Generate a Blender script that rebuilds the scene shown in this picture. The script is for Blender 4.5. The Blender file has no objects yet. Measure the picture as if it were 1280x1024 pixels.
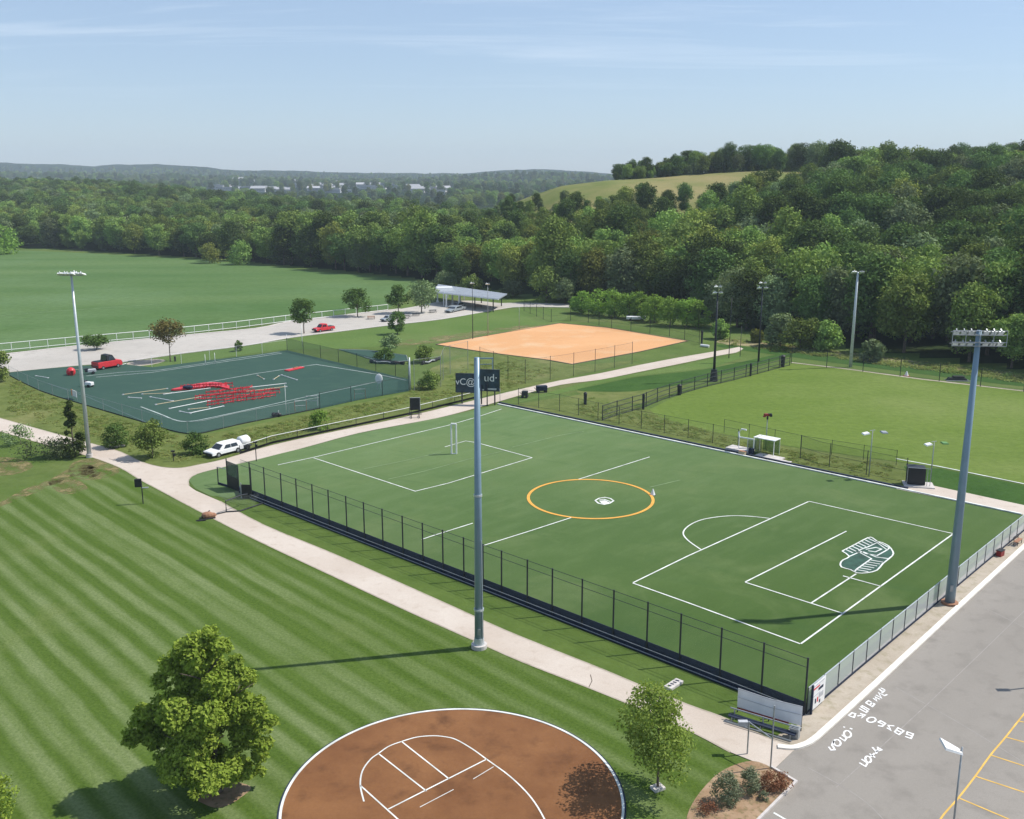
import bpy, bmesh, math, random
import numpy as np
from mathutils import Vector, Matrix
random.seed(7); rng = np.random.default_rng(7)
R = math.radians
S = bpy.context.scene
COL = S.collection

# ------------------------------------------------------------------ camera, sky, sun, exposure
CAM_H, FPX, CX, CY, HORIZON = 36.0, 1240.0, 640.0, 512.0, 222.0
PITCH = math.atan((CY - HORIZON) / FPX)
cd = bpy.data.cameras.new('camera'); cam = bpy.data.objects.new('camera', cd); COL.objects.link(cam)
cam.location = (0, 0, CAM_H); cam.rotation_euler = (math.pi/2 - PITCH, 0, 0)
cd.sensor_width = 36; cd.lens = 36 * FPX / 1280; cd.clip_start = 0.5; cd.clip_end = 30000
S.camera = cam
SUN_EL, SUN_AZ = R(53), R(78)          # azimuth clockwise from +Y: sun stands to the right, slightly beyond the fields
w = bpy.data.worlds.new('World'); S.world = w; w.use_nodes = True
nt = w.node_tree; nt.nodes.clear()
out = nt.nodes.new('ShaderNodeOutputWorld'); bg = nt.nodes.new('ShaderNodeBackground')
sky = nt.nodes.new('ShaderNodeTexSky'); sky.sky_type = 'NISHITA'; sky.sun_disc = False
sky.sun_elevation = SUN_EL; sky.sun_rotation = SUN_AZ
sky.air_density = 0.95; sky.dust_density = 0.4; sky.ozone_density = 3.5; sky.altitude = 100
bg.inputs['Strength'].default_value = 0.122
tc = nt.nodes.new('ShaderNodeTexCoord'); sep = nt.nodes.new('ShaderNodeSeparateXYZ')
nt.links.new(tc.outputs['Generated'], sep.inputs[0])
def mth(op, a, b=None, tree=nt):
    n = tree.nodes.new('ShaderNodeMath'); n.operation = op
    for i, v in enumerate((a, b)):
        if v is None: continue
        if isinstance(v, (int, float)): n.inputs[i].default_value = v
        else: tree.links.new(v, n.inputs[i])
    return n.outputs[0]
zz = mth('ADD', mth('MAXIMUM', sep.outputs[2], 0.0), 0.06)
cmb = nt.nodes.new('ShaderNodeCombineXYZ')
nt.links.new(mth('DIVIDE', sep.outputs[0], zz), cmb.inputs[0]); nt.links.new(mth('DIVIDE', sep.outputs[1], zz), cmb.inputs[1])
mp = nt.nodes.new('ShaderNodeMapping'); mp.inputs['Scale'].default_value = (0.35, 1.5, 1); mp.inputs['Location'].default_value = (1.3, 0.4, 0)
mp.inputs['Rotation'].default_value = (0, 0, R(8))
nt.links.new(cmb.outputs[0], mp.inputs[0])
nz = nt.nodes.new('ShaderNodeTexNoise'); nz.inputs['Scale'].default_value = 0.9; nz.inputs['Detail'].default_value = 9; nz.inputs['Roughness'].default_value = 0.62
nz.inputs['Distortion'].default_value = 0.6
nt.links.new(mp.outputs[0], nz.inputs[0])
cr = nt.nodes.new('ShaderNodeValToRGB'); cr.color_ramp.elements[0].position = 0.53; cr.color_ramp.elements[1].position = 0.82
nt.links.new(nz.outputs[0], cr.inputs[0])
fade = mth('MULTIPLY', mth('MINIMUM', mth('MAXIMUM', mth('MULTIPLY', mth('SUBTRACT', sep.outputs[2], 0.06), 14.0), 0.0), 1.0), 0.45)
mx = nt.nodes.new('ShaderNodeMixRGB'); mx.inputs[2].default_value = (8.6, 9.1, 9.8, 1)
nt.links.new(mth('MULTIPLY', cr.outputs[0], fade), mx.inputs[0]); tint = nt.nodes.new('ShaderNodeMixRGB'); tint.blend_type = 'MULTIPLY'; tint.inputs[0].default_value = 1; tint.inputs[2].default_value = (4.0, 5.05, 6.7, 1); tint.blend_type = 'MIX'; tint.inputs[0].default_value = 0.42; nt.links.new(sky.outputs[0], tint.inputs[1]); nt.links.new(tint.outputs[0], mx.inputs[1])
nt.links.new(mx.outputs[0], bg.inputs[0]); nt.links.new(bg.outputs[0], out.inputs[0])
sd = bpy.data.lights.new('sun', 'SUN'); sd.energy = 4.9; sd.angle = R(0.53); sd.color = (1, 0.955, 0.88)
sun = bpy.data.objects.new('sun', sd); COL.objects.link(sun)
dirv = Vector((math.sin(SUN_AZ)*math.cos(SUN_EL), math.cos(SUN_AZ)*math.cos(SUN_EL), math.sin(SUN_EL)))
sun.rotation_euler = dirv.to_track_quat('Z', 'Y').to_euler(); sun.location = (60, 40, 120)
S.view_settings.view_transform = 'Standard'; S.view_settings.look = 'None'
S.view_settings.exposure = 0.12; S.view_settings.gamma = 1
S.cycles.transparent_max_bounces = 24; S.cycles.max_bounces = 6; S.cycles.volume_bounces = 0

# ------------------------------------------------------------------ measuring: picture point -> point on the ground
def at(px, py, z=0.0):
    dx, dy = (px - CX)/FPX, (CY - py)/FPX
    d = (dx, math.cos(PITCH) + dy*math.sin(PITCH), -math.sin(PITCH) + dy*math.cos(PITCH))
    t = (z - CAM_H)/d[2]
    return Vector((d[0]*t, d[1]*t, z))
def colpx(x, y): return CX + FPX*x/(y*math.cos(PITCH) + CAM_H*math.sin(PITCH))
def hgt(px, pyb, pyt):
    b = at(px, pyb); lo, hi = 0.0, 35.9
    for _ in range(40):
        m = (lo+hi)/2; f = b.y*math.cos(PITCH) + (CAM_H-m)*math.sin(PITCH); u = b.y*math.sin(PITCH) - (CAM_H-m)*math.cos(PITCH)
        if CY - FPX*u/f > pyt: lo = m
        else: hi = m
    return lo

# ------------------------------------------------------------------ materials
class NT:
    def __init__(s, name):
        s.m = bpy.data.materials.new(name); s.m.use_nodes = True; s.t = s.m.node_tree; s.t.nodes.clear()
        s.out = s.t.nodes.new('ShaderNodeOutputMaterial')
        s.geo = None
    def n(s, ty, **kw):
        n = s.t.nodes.new(ty)
        for k, v in kw.items(): setattr(n, k, v)
        return n
    def l(s, a, b): s.t.links.new(a, b)
    def pos(s):
        if not s.geo: s.geo = s.n('ShaderNodeNewGeometry')
        return s.geo.outputs['Position']
    def noise(s, scale, detail=4, rough=0.55, vec=None, dist=0.0, stretch=None, rot=0.0):
        v = vec or s.pos()
        if stretch or rot:
            m = s.n('ShaderNodeMapping'); m.inputs['Rotation'].default_value = (0, 0, rot)
            m.vector_type = 'POINT'; s.l(v, m.inputs[0]); v = m.outputs[0]
            if stretch:
                m2 = s.n('ShaderNodeMapping'); m2.inputs['Scale'].default_value = stretch; s.l(v, m2.inputs[0]); v = m2.outputs[0]
        n = s.n('ShaderNodeTexNoise'); n.inputs['Scale'].default_value = scale; n.inputs['Detail'].default_value = detail
        n.inputs['Roughness'].default_value = rough; n.inputs['Distortion'].default_value = dist
        s.l(v, n.inputs[0]); return n.outputs[0]
    def ramp(s, fac, a, b):
        n = s.n('ShaderNodeMapRange'); n.inputs[1].default_value = a; n.inputs[2].default_value = b
        n.clamp = True; s.l(fac, n.inputs[0]); return n.outputs[0]
    def mix(s, fac, a, b, mode='MIX'):
        n = s.n('ShaderNodeMixRGB', blend_type=mode)
        for i, v in enumerate((fac, a, b)):
            if isinstance(v, (int, float)): n.inputs[i].default_value = v
            elif isinstance(v, tuple): n.inputs[i].default_value = (*v[:3], 1)
            else: s.l(v, n.inputs[i])
        return n.outputs[0]
    def math(s, op, a, b=None): return mth(op, a, b, s.t)
    def bsdf(s, col, rough=0.8, metal=0.0, bump=None, bstr=0.3, bdist=0.1, spec=0.3):
        p = s.n('ShaderNodeBsdfPrincipled')
        if isinstance(col, tuple): p.inputs['Base Color'].default_value = (*col[:3], 1)
        else: s.l(col, p.inputs['Base Color'])
        if isinstance(rough, (int, float)): p.inputs['Roughness'].default_value = rough
        else: s.l(rough, p.inputs['Roughness'])
        p.inputs['Metallic'].default_value = metal
        p.inputs['Specular IOR Level'].default_value = spec
        if bump is not None:
            b = s.n('ShaderNodeBump'); b.inputs['Strength'].default_value = bstr; b.inputs['Distance'].default_value = bdist
            s.l(bump, b.inputs['Height']); s.l(b.outputs[0], p.inputs['Normal'])
        return p.outputs[0]
    def done(s, sh): s.l(sh, s.out.inputs[0]); return s.m

def paint(name, col, rough=0.5, metal=0.0, var=0.18, scale=3.0, spec=0.4):
    k = NT(name); n = k.noise(scale, 5)
    c = k.mix(k.ramp(n, 0.35, 0.7), tuple(x*(1-var) for x in col), tuple(min(1, x*(1+var*0.6)) for x in col))
    return k.done(k.bsdf(c, rough, metal, spec=spec))
def grassmat(name, a, b, c, big=0.03, fine=1.4, mid=0.22, stretch=None, rot=0, cmid=(0.55, 0.75)):
    """a/b: darker and lighter turf, c: dry patches"""
    k = NT(name)
    n1 = k.noise(mid, 6, 0.6, stretch=stretch, rot=rot); n2 = k.noise(big, 4, 0.6); n3 = k.noise(fine, 5, 0.7)
    col = k.mix(k.ramp(n1, 0.3, 0.7), a, b)
    col = k.mix(k.ramp(n2, *cmid), col, c)
    col = k.mix(k.ramp(n3, 0.25, 0.8), col, k.mix(1.0, col, (0.62, 0.66, 0.55), 'MULTIPLY'))
    return k.done(k.bsdf(col, 0.95, bump=n3, bstr=0.5, bdist=0.25, spec=0.1))
M = {}
M['ground'] = grassmat('meadow_grass', (0.088, 0.138, 0.032), (0.135, 0.19, 0.052), (0.20, 0.20, 0.085), big=0.045, mid=0.12)
M['rough'] = grassmat('rough_grass', (0.105, 0.14, 0.034), (0.175, 0.205, 0.062), (0.25, 0.235, 0.10), big=0.07, fine=0.9, mid=0.35)
M['strip'] = grassmat('strip_grass', (0.080, 0.130, 0.026), (0.118, 0.172, 0.040), (0.16, 0.19, 0.065), mid=0.3, fine=1.2)
M['smooth'] = grassmat('smooth_grass', (0.105, 0.175, 0.042), (0.135, 0.205, 0.055), (0.16, 0.215, 0.07), mid=0.08)
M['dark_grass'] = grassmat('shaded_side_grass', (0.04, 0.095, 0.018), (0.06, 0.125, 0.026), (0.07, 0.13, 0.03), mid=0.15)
M['leftfield'] = grassmat('left_field_grass', (0.080, 0.155, 0.044), (0.132, 0.205, 0.074), (0.130, 0.21, 0.088), big=0.012, mid=0.03, fine=0.5, stretch=(0.25, 1, 1), rot=R(-6), cmid=(0.5, 0.7))
M['rightfield'] = grassmat('right_field_grass', (0.122, 0.185, 0.032), (0.158, 0.222, 0.046), (0.20, 0.25, 0.075), big=0.02, mid=0.06, fine=0.9, stretch=(0.4, 1, 1), cmid=(0.5, 0.75))
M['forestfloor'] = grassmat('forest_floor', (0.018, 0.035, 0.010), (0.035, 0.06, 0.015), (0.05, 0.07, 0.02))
M['hillmeadow'] = grassmat('hill_meadow', (0.15, 0.185, 0.05), (0.215, 0.225, 0.075), (0.31, 0.26, 0.12), big=0.02, mid=0.05, cmid=(0.42, 0.62))

def far_forest():
    k = NT('far_forest'); n1 = k.noise(0.012, 6, 0.7); n2 = k.noise(0.0016, 4, 0.6)
    v = k.n('ShaderNodeTexVoronoi'); v.inputs['Scale'].default_value = 0.05; k.l(k.pos(), v.inputs[0])
    c = k.mix(k.ramp(n1, 0.35, 0.7), (0.012, 0.028, 0.012), (0.026, 0.048, 0.020))
    c = k.mix(k.ramp(n2, 0.55, 0.68), c, (0.035, 0.058, 0.024))
    c = k.mix(k.ramp(v.outputs[0], 0.2, 0.9), c, (0.010, 0.022, 0.010))
    return k.done(k.bsdf(c, 1.0, bump=v.outputs[0], bstr=1.0, bdist=6, spec=0.0))
M['farforest'] = far_forest()

def lawn():
    k = NT('striped_lawn')
    m = k.n('ShaderNodeMapping'); m.inputs['Rotation'].default_value = (0, 0, R(47)); k.l(k.pos(), m.inputs[0])
    sp = k.n('ShaderNodeSeparateXYZ'); wob = k.noise(0.06, 3)
    k.l(m.outputs[0], sp.inputs[0])
    v = k.math('ADD', sp.outputs[1], k.math('MULTIPLY', wob, 1.1))
    s1 = k.math('SINE', k.math('MULTIPLY', v, 2*math.pi/2.06))
    # each mower pass a little different
    ln = k.n('ShaderNodeTexNoise', noise_dimensions='1D'); ln.inputs['Scale'].default_value = 0.37; ln.inputs['Detail'].default_value = 2
    k.l(v, ln.inputs['W'])
    edge = k.noise(0.5, 4, 0.7)
    st = k.ramp(k.math('ADD', k.math('ADD', s1, k.math('MULTIPLY', k.math('SUBTRACT', edge, 0.5), 1.3)), k.math('MULTIPLY', k.math('SUBTRACT', ln.outputs[0], 0.5), 3.6)), -0.75, 0.95)
    streak = k.noise(0.9, 5, 0.65, stretch=(0.07, 1, 1), rot=R(47))
    dark = k.mix(k.ramp(streak, 0.35, 0.65), (0.078, 0.130, 0.018), (0.104, 0.160, 0.030))
    light = k.mix(k.ramp(streak, 0.35, 0.65), (0.160, 0.212, 0.070), (0.215, 0.258, 0.118))
    # stripes fade towards the upper left corner and along the path
    amp = k.math('MULTIPLY', k.ramp(k.noise(0.045, 3), 0.3, 0.6), k.ramp(k.math('ADD', v, k.math('MULTIPLY', edge, 4)), 50.5, 43.0))
    c = k.mix(k.math('MULTIPLY', st, k.math('ADD', k.math('MULTIPLY', amp, 0.68), 0.32)), dark, light)
    n2 = k.noise(0.11, 5, 0.6); c = k.mix(k.ramp(n2, 0.58, 0.82), c, (0.165, 0.205, 0.065))
    nf = k.noise(4.5, 6, 0.75)
    c = k.mix(k.ramp(nf, 0.32, 0.70), c, k.mix(1.0, c, (0.50, 0.57, 0.42), 'MULTIPLY'))
    return k.done(k.bsdf(c, 0.95, bump=nf, bstr=0.5, bdist=0.12, spec=0.1))
M['lawn'] = lawn()

def turf():
    k = NT('artificial_turf')
    n1 = k.noise(0.055, 5, 0.6, stretch=(0.35, 1, 1), rot=R(10)); n2 = k.noise(0.5, 5, 0.65, stretch=(0.3, 1, 1), rot=R(-45)); n3 = k.noise(5, 4, 0.7)
    c = k.mix(k.ramp(n1, 0.3, 0.7), (0.060, 0.122, 0.034), (0.080, 0.146, 0.044))
    c = k.mix(k.math('MULTIPLY', k.ramp(n2, 0.45, 0.8), 0.8), c, (0.095, 0.165, 0.058))
    # view-angle sheen painted into the colour: lighter and greyer far end, deeper green near the road corner
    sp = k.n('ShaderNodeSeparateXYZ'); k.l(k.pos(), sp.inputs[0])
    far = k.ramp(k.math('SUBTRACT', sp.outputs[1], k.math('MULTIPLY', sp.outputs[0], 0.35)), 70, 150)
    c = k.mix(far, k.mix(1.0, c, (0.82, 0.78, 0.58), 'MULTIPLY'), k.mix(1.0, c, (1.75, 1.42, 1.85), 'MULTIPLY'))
    wp = k.noise(0.10, 5, 0.6, dist=0.6)
    c = k.mix(k.math('MULTIPLY', k.ramp(wp, 0.52, 0.75), 0.55), c, (0.15, 0.195, 0.075))
    ws = k.noise(0.35, 6, 0.7, stretch=(0.25, 1, 1), rot=R(28)); c = k.mix(k.math('MULTIPLY', k.ramp(ws, 0.55, 0.8), 0.5), c, (0.045, 0.10, 0.028))
    c = k.mix(k.ramp(n3, 0.3, 0.8), c, k.mix(1.0, c, (0.82, 0.84, 0.8), 'MULTIPLY'))
    return k.done(k.bsdf(c, 0.9, bump=n3, bstr=0.2, bdist=0.05, spec=0.15))
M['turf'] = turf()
def speck(name, a, b, c, s1=0.15, s2=1.2, s3=9, rough=0.9, stretch=None, rot=0, m2=(0.5, 0.75)):
    k = NT(name); n1 = k.noise(s1, 5, 0.6, stretch=stretch, rot=rot); n2 = k.noise(s2, 5, 0.6); n3 = k.noise(s3, 4, 0.8)
    col = k.mix(k.ramp(n1, 0.3, 0.7), a, b); col = k.mix(k.ramp(n2, *m2), col, c)
    col = k.mix(k.ramp(n3, 0.3, 0.75), col, k.mix(1.0, col, (0.84, 0.83, 0.82), 'MULTIPLY'))
    return k.done(k.bsdf(col, rough, bump=n3, bstr=0.25, bdist=0.04, spec=0.2))
M['practice'] = speck('practice_surface', (0.030, 0.074, 0.056), (0.038, 0.086, 0.064), (0.045, 0.095, 0.068), s1=0.04, s2=0.3, s3=3)
M['path'] = speck('path_concrete', (0.50, 0.42, 0.35), (0.60, 0.53, 0.46), (0.46, 0.38, 0.31), s1=0.12, s2=0.9, m2=(0.55, 0.8))
M['lane'] = speck('lane_concrete', (0.43, 0.40, 0.36), (0.52, 0.485, 0.44), (0.38, 0.355, 0.32), s1=0.05, s2=0.4, s3=3)
M['asphalt'] = speck('aged_asphalt', (0.262, 0.240, 0.212), (0.335, 0.308, 0.274), (0.225, 0.206, 0.182), s1=0.07, s2=0.5, s3=12, stretch=(0.2, 1, 1), rot=R(-45))
M['verge'] = speck('verge_dirt', (0.38, 0.325, 0.255), (0.48, 0.42, 0.345), (0.29, 0.26, 0.17), s1=0.3, s2=1.1, s3=7)
M['kerbwhite'] = paint('kerb_white_paint', (0.78, 0.74, 0.66), 0.8, var=0.12, scale=1.5)
M['line'] = paint('white_line_paint', (0.72, 0.74, 0.70), 0.8, var=0.25, scale=0.8)
M['faint'] = paint('worn_line_paint', (0.16, 0.24, 0.10), 0.8, var=0.3, scale=0.6)
M['orangeline'] = paint('orange_line_paint', (0.74, 0.36, 0.06), 0.8, var=0.15, scale=1)
M['yellowline'] = paint('yellow_line_paint', (0.72, 0.44, 0.09), 0.8, var=0.2, scale=1.2)
M['practice_faint'] = paint('faded_court_line', (0.09, 0.15, 0.15), 0.8, var=0.3)
M['clay'] = speck('orange_clay', (0.60, 0.315, 0.14), (0.70, 0.39, 0.19), (0.66, 0.46, 0.28), s1=0.05, s2=0.1, s3=3, stretch=(0.5, 1, 1), rot=R(-20), m2=(0.52, 0.75))
M['sand'] = speck('brown_infield_dirt', (0.165, 0.070, 0.028), (0.255, 0.118, 0.048), (0.105, 0.046, 0.02), s1=0.22, s2=0.5, s3=6, m2=(0.52, 0.78))
M['mulch'] = speck('bark_mulch', (0.27, 0.165, 0.09), (0.42, 0.30, 0.20), (0.20, 0.16, 0.08), s1=0.8, s2=2.5, s3=12, m2=(0.5, 0.65))
M['drygrass'] = speck('dry_grass', (0.20, 0.17, 0.07), (0.28, 0.22, 0.11), (0.11, 0.14, 0.04), s1=0.4, s2=0.5, s3=5)
M['darkmetal'] = paint('black_powder_coat', (0.022, 0.026, 0.032), 0.5, 0.0)
M['polemetal'] = paint('painted_steel_pole', (0.20, 0.29, 0.36), 0.42, 0.25, var=0.08, scale=0.8)
M['palepole'] = paint('galvanised_pole', (0.52, 0.56, 0.58), 0.4, 0.3, var=0.1)
M['galv'] = paint('galvanised_steel', (0.36, 0.38, 0.39), 0.45, 0.4)
M['white'] = paint('white_painted_metal', (0.78, 0.78, 0.77), 0.45, var=0.08)
M['grey'] = paint('grey_panel', (0.46, 0.47, 0.49), 0.6, var=0.1)
M['bannercloth'] = paint('pale_banner_cloth', (0.76, 0.77, 0.80), 0.7, var=0.1, scale=1.0)
M['navy'] = paint('navy_windscreen', (0.014, 0.024, 0.052), 0.8, var=0.25)
M['black'] = paint('black_panel', (0.012, 0.013, 0.016), 0.55)
M['board'] = paint('scoreboard_face', (0.02, 0.045, 0.07), 0.45, var=0.5, scale=1.2)
M['red'] = paint('red_paint', (0.62, 0.035, 0.045), 0.4, var=0.15)
M['darkred'] = paint('dark_red_paint', (0.25, 0.02, 0.02), 0.5)
M['tan'] = paint('tan_wood', (0.55, 0.46, 0.30), 0.7)
M['brown'] = paint('brown_canvas', (0.34, 0.17, 0.10), 0.8)
M['glassdark'] = paint('dark_window_glass', (0.015, 0.02, 0.025), 0.08, var=0.05, spec=0.8)
M['rubber'] = paint('tyre_rubber', (0.02, 0.02, 0.02), 0.85)
M['bark'] = paint('tree_bark', (0.13, 0.10, 0.075), 0.95, var=0.4, scale=4)
M['greypaving'] = paint('pale_slab', (0.56, 0.52, 0.49), 0.85, var=0.15)
M['roofmetal'] = paint('standing_seam_roof', (0.27, 0.30, 0.34), 0.6, 0.1, var=0.1, scale=0.5)
M['greenpanel'] = paint('green_panel', (0.10, 0.24, 0.07), 0.6)
M['silver'] = paint('silver_car_paint', (0.36, 0.40, 0.42), 0.3, 0.3)
M['lampglass'] = paint('lamp_lens', (0.75, 0.77, 0.78), 0.2)
M['townwall'] = paint('town_wall', (0.62, 0.60, 0.57), 0.8)
M['townroof'] = paint('town_roof', (0.45, 0.45, 0.46), 0.7)
M['townred'] = paint('town_red_roof', (0.42, 0.12, 0.07), 0.7)
M['hedge'] = None
def alpha(name, col, a):
    k = NT(name); d = k.bsdf(col, 0.6); t = k.n('ShaderNodeBsdfTransparent'); m = k.n('ShaderNodeMixShader')
    # diamond wire pattern: two crossed families of thin wires, widened to what the eye resolves
    m.inputs[0].default_value = a; k.l(t.outputs[0], m.inputs[1]); k.l(d, m.inputs[2])
    return k.done(m.outputs[0])
M['chain_dark'] = alpha('black_chain_link', (0.03, 0.035, 0.04), 0.13)
M['chain_teal'] = alpha('green_netting', (0.05, 0.12, 0.11), 0.34)
M['chain_pale'] = alpha('galvanised_chain_link', (0.72, 0.74, 0.76), 0.46)
M['net_faint'] = alpha('fine_netting', (0.25, 0.27, 0.27), 0.07)
M['green_glass'] = alpha('green_tinted_glass', (0.10, 0.22, 0.06), 0.5)
M['net_dark'] = alpha('dark_netting', (0.03, 0.07, 0.06), 0.72)

def leafmat(name, a, b, c, objvar=0.85, trans=0.16, ns=0.45):
    k = NT(name); oi = k.n('ShaderNodeObjectInfo'); tcn = k.n('ShaderNodeTexCoord')
    n = k.noise(ns, 3, 0.6, vec=tcn.outputs['Object'])
    col = k.mix(k.ramp(n, 0.35, 0.68), a, b)
    g = k.n('ShaderNodeNewGeometry')
    col = k.mix(k.math('MULTIPLY', g.outputs['Random Per Island'], 0.55), col, c)
    br = k.math('ADD', k.math('MULTIPLY', oi.outputs['Random'], objvar), 1 - objvar*0.5)
    hs = k.n('ShaderNodeHueSaturation'); k.l(br, hs.inputs['Value']); k.l(col, hs.inputs['Color'])
    hs.inputs['Saturation'].default_value = 0.95
    hv = 0.035*min(1.0, objvar/0.6); k.l(k.math('ADD', k.math('MULTIPLY', oi.outputs['Random'], hv), 0.5-hv/2), hs.inputs['Hue'])
    d = k.n('ShaderNodeBsdfDiffuse'); t = k.n('ShaderNodeBsdfTranslucent'); m = k.n('ShaderNodeMixShader'); m.inputs[0].default_value = trans
    k.l(hs.outputs[0], d.inputs[0]); k.l(k.mix(1.0, hs.outputs[0], (1.25, 1.3, 0.6), 'MULTIPLY'), t.inputs[0])
    k.l(d.outputs[0], m.inputs[1]); k.l(t.outputs[0], m.inputs[2])
    return k.done(m.outputs[0])
TONES = {
 'dark green': leafmat('dark_leaves', (0.066, 0.118, 0.028), (0.101, 0.163, 0.040), (0.132, 0.193, 0.052)),
 'mid green': leafmat('mid_leaves', (0.125, 0.207, 0.040), (0.204, 0.289, 0.061), (0.267, 0.336, 0.085)),
 'yellowish green': leafmat('yellow_leaves', (0.161, 0.202, 0.035), (0.246, 0.290, 0.056), (0.304, 0.331, 0.079)),
 'grey green': leafmat('grey_leaves', (0.122, 0.173, 0.070), (0.181, 0.238, 0.105), (0.243, 0.292, 0.141)),
}
M['leaf_hero'] = leafmat('bright_leaves', (0.137, 0.218, 0.018), (0.251, 0.344, 0.038), (0.379, 0.452, 0.071), 0.0, 0.3, 0.8)
M['leaf_young'] = leafmat('young_leaves', (0.128, 0.200, 0.025), (0.213, 0.281, 0.048), (0.298, 0.355, 0.082), 0.15, 0.3, 0.9)
M['leaf_fresh'] = leafmat('fresh_leaves', (0.147, 0.264, 0.036), (0.217, 0.351, 0.058), (0.277, 0.412, 0.083), 0.3, 0.3)
M['leaf_street'] = leafmat('street_tree_leaves', (0.062, 0.120, 0.028), (0.098, 0.176, 0.037), (0.141, 0.221, 0.051), 0.2, 0.2, 0.9)
M['leaf_rust'] = leafmat('bronze_leaves', (0.147, 0.111, 0.037), (0.214, 0.163, 0.049), (0.174, 0.182, 0.056), 0.1)
M['leaf_red'] = leafmat('rust_red_leaves', (0.19, 0.07, 0.035), (0.26, 0.11, 0.06), (0.30, 0.15, 0.08), 0.1)
M['leaf_sage'] = leafmat('sage_leaves', (0.125, 0.154, 0.089), (0.193, 0.220, 0.125), (0.249, 0.275, 0.178), 0.1)

def softpatch(name, a, b, scale=0.55, lo=0.42, hi=0.62):
    k = NT(name); n = k.noise(scale, 6, 0.7); n2 = k.noise(1.7, 5, 0.7)
    d = k.bsdf(k.mix(k.ramp(n2, 0.3, 0.7), a, b), 0.95, spec=0.1); t = k.n('ShaderNodeBsdfTransparent'); m = k.n('ShaderNodeMixShader')
    k.l(k.ramp(n, lo, hi), m.inputs[0]); k.l(t.outputs[0], m.inputs[1]); k.l(d, m.inputs[2]); return k.done(m.outputs[0])
M['worn'] = softpatch('worn_grass', (0.17, 0.16, 0.06), (0.27, 0.21, 0.11))
M['drybank'] = softpatch('dry_bank_grass', (0.20, 0.19, 0.08), (0.30, 0.24, 0.13), 0.16, 0.45, 0.65)
M['fringe'] = softpatch('dry_fringe_grass', (0.24, 0.22, 0.10), (0.34, 0.28, 0.17), 0.2, 0.36, 0.55)
# ------------------------------------------------------------------ mesh helpers
class MB:
    def __init__(s): s.v = []; s.f = []; s.mi = []; s.cur = 0
    def add(s, vs, fs):
        o = len(s.v); s.v += [tuple(v) for v in vs]; s.f += [tuple(i+o for i in f) for f in fs]; s.mi += [s.cur]*len(fs); return s
    def box(s, c, d, rz=0.0, taper=1.0, bev=0.0):
        x, y, z = d[0]/2, d[1]/2, d[2]/2; ca, sa = math.cos(rz), math.sin(rz); vs = []
        for sz in (-1, 1):
            k = taper if sz > 0 else 1
            for sx, sy in ((-1,-1), (1,-1), (1,1), (-1,1)):
                a, b = sx*x*k, sy*y*k; vs.append((c[0]+a*ca-b*sa, c[1]+a*sa+b*ca, c[2]+sz*z))
        return s.add(vs, [(3,2,1,0), (4,5,6,7), (0,1,5,4), (1,2,6,5), (2,3,7,6), (3,0,4,7)])
    def tube(s, pts, rad, n=8, cap=True):
        pts = [Vector(p) for p in pts]; rad = [rad]*len(pts) if isinstance(rad, (int, float)) else rad
        vs = []; fs = []
        for i, p in enumerate(pts):
            d = (pts[min(i+1, len(pts)-1)] - pts[max(i-1, 0)]).normalized()
            a = d.cross(Vector((0, 0, 1)) if abs(d.z) < 0.9 else Vector((1, 0, 0))).normalized(); b = d.cross(a)
            for j in range(n):
                t = 2*math.pi*j/n; vs.append(p + rad[i]*(math.cos(t)*a + math.sin(t)*b))
        for i in range(len(pts)-1):
            for j in range(n):
                k = (j+1) % n; fs.append((i*n+j, i*n+k, (i+1)*n+k, (i+1)*n+j))
        if cap: fs.append(tuple(range(n))[::-1]); fs.append(tuple(range((len(pts)-1)*n, len(pts)*n)))
        return s.add(vs, fs)
    def sphere(s, c, r, n=10, m=6, sq=(1,1,1)):
        vs = [(c[0], c[1], c[2]-r*sq[2])]; fs = []
        for i in range(1, m):
            ph = -math.pi/2 + math.pi*i/m
            for j in range(n):
                t = 2*math.pi*j/n; vs.append((c[0]+r*sq[0]*math.cos(ph)*math.cos(t), c[1]+r*sq[1]*math.cos(ph)*math.sin(t), c[2]+r*sq[2]*math.sin(ph)))
        vs.append((c[0], c[1], c[2]+r*sq[2])); L = len(vs)-1
        for j in range(n):
            k = (j+1) % n; fs.append((0, 1+k, 1+j)); fs.append((L, L-n+j, L-n+k))
            for i in range(m-2): a = 1+i*n; fs.append((a+j, a+k, a+n+k, a+n+j))
        return s.add(vs, fs)
    def quad(s, *p): return s.add(p, [tuple(range(len(p)))])
    def build(s, name, mat, parent=None, bevel=0.0, smooth=False):
        me = bpy.data.meshes.new(name); me.from_pydata(s.v, [], s.f)
        mats = mat if isinstance(mat, (list, tuple)) else [mat]
        for m in mats: me.materials.append(m)
        for i, p in enumerate(me.polygons): p.material_index = s.mi[i]; p.use_smooth = smooth
        o = bpy.data.objects.new(name, me); COL.objects.link(o)
        if parent: o.parent = parent
        if bevel:
            b = o.modifiers.new('bevel', 'BEVEL'); b.width = bevel; b.segments = 2; b.limit_method = 'ANGLE'
        me.update(); return o
def tag(o, label=None, cat=None, group=None, kind=None):
    if label: o['label'] = label
    if cat: o['category'] = cat
    if group: o['group'] = group
    if kind: o['kind'] = kind
    return o
def thing(name, label, cat, loc=(0,0,0), rz=0.0, group=None):
    o = bpy.data.objects.new(name, None); o.empty_display_size = 0.3; COL.objects.link(o)
    o.location = loc; o.rotation_euler = (0, 0, rz); return tag(o, label, cat, group)
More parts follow.
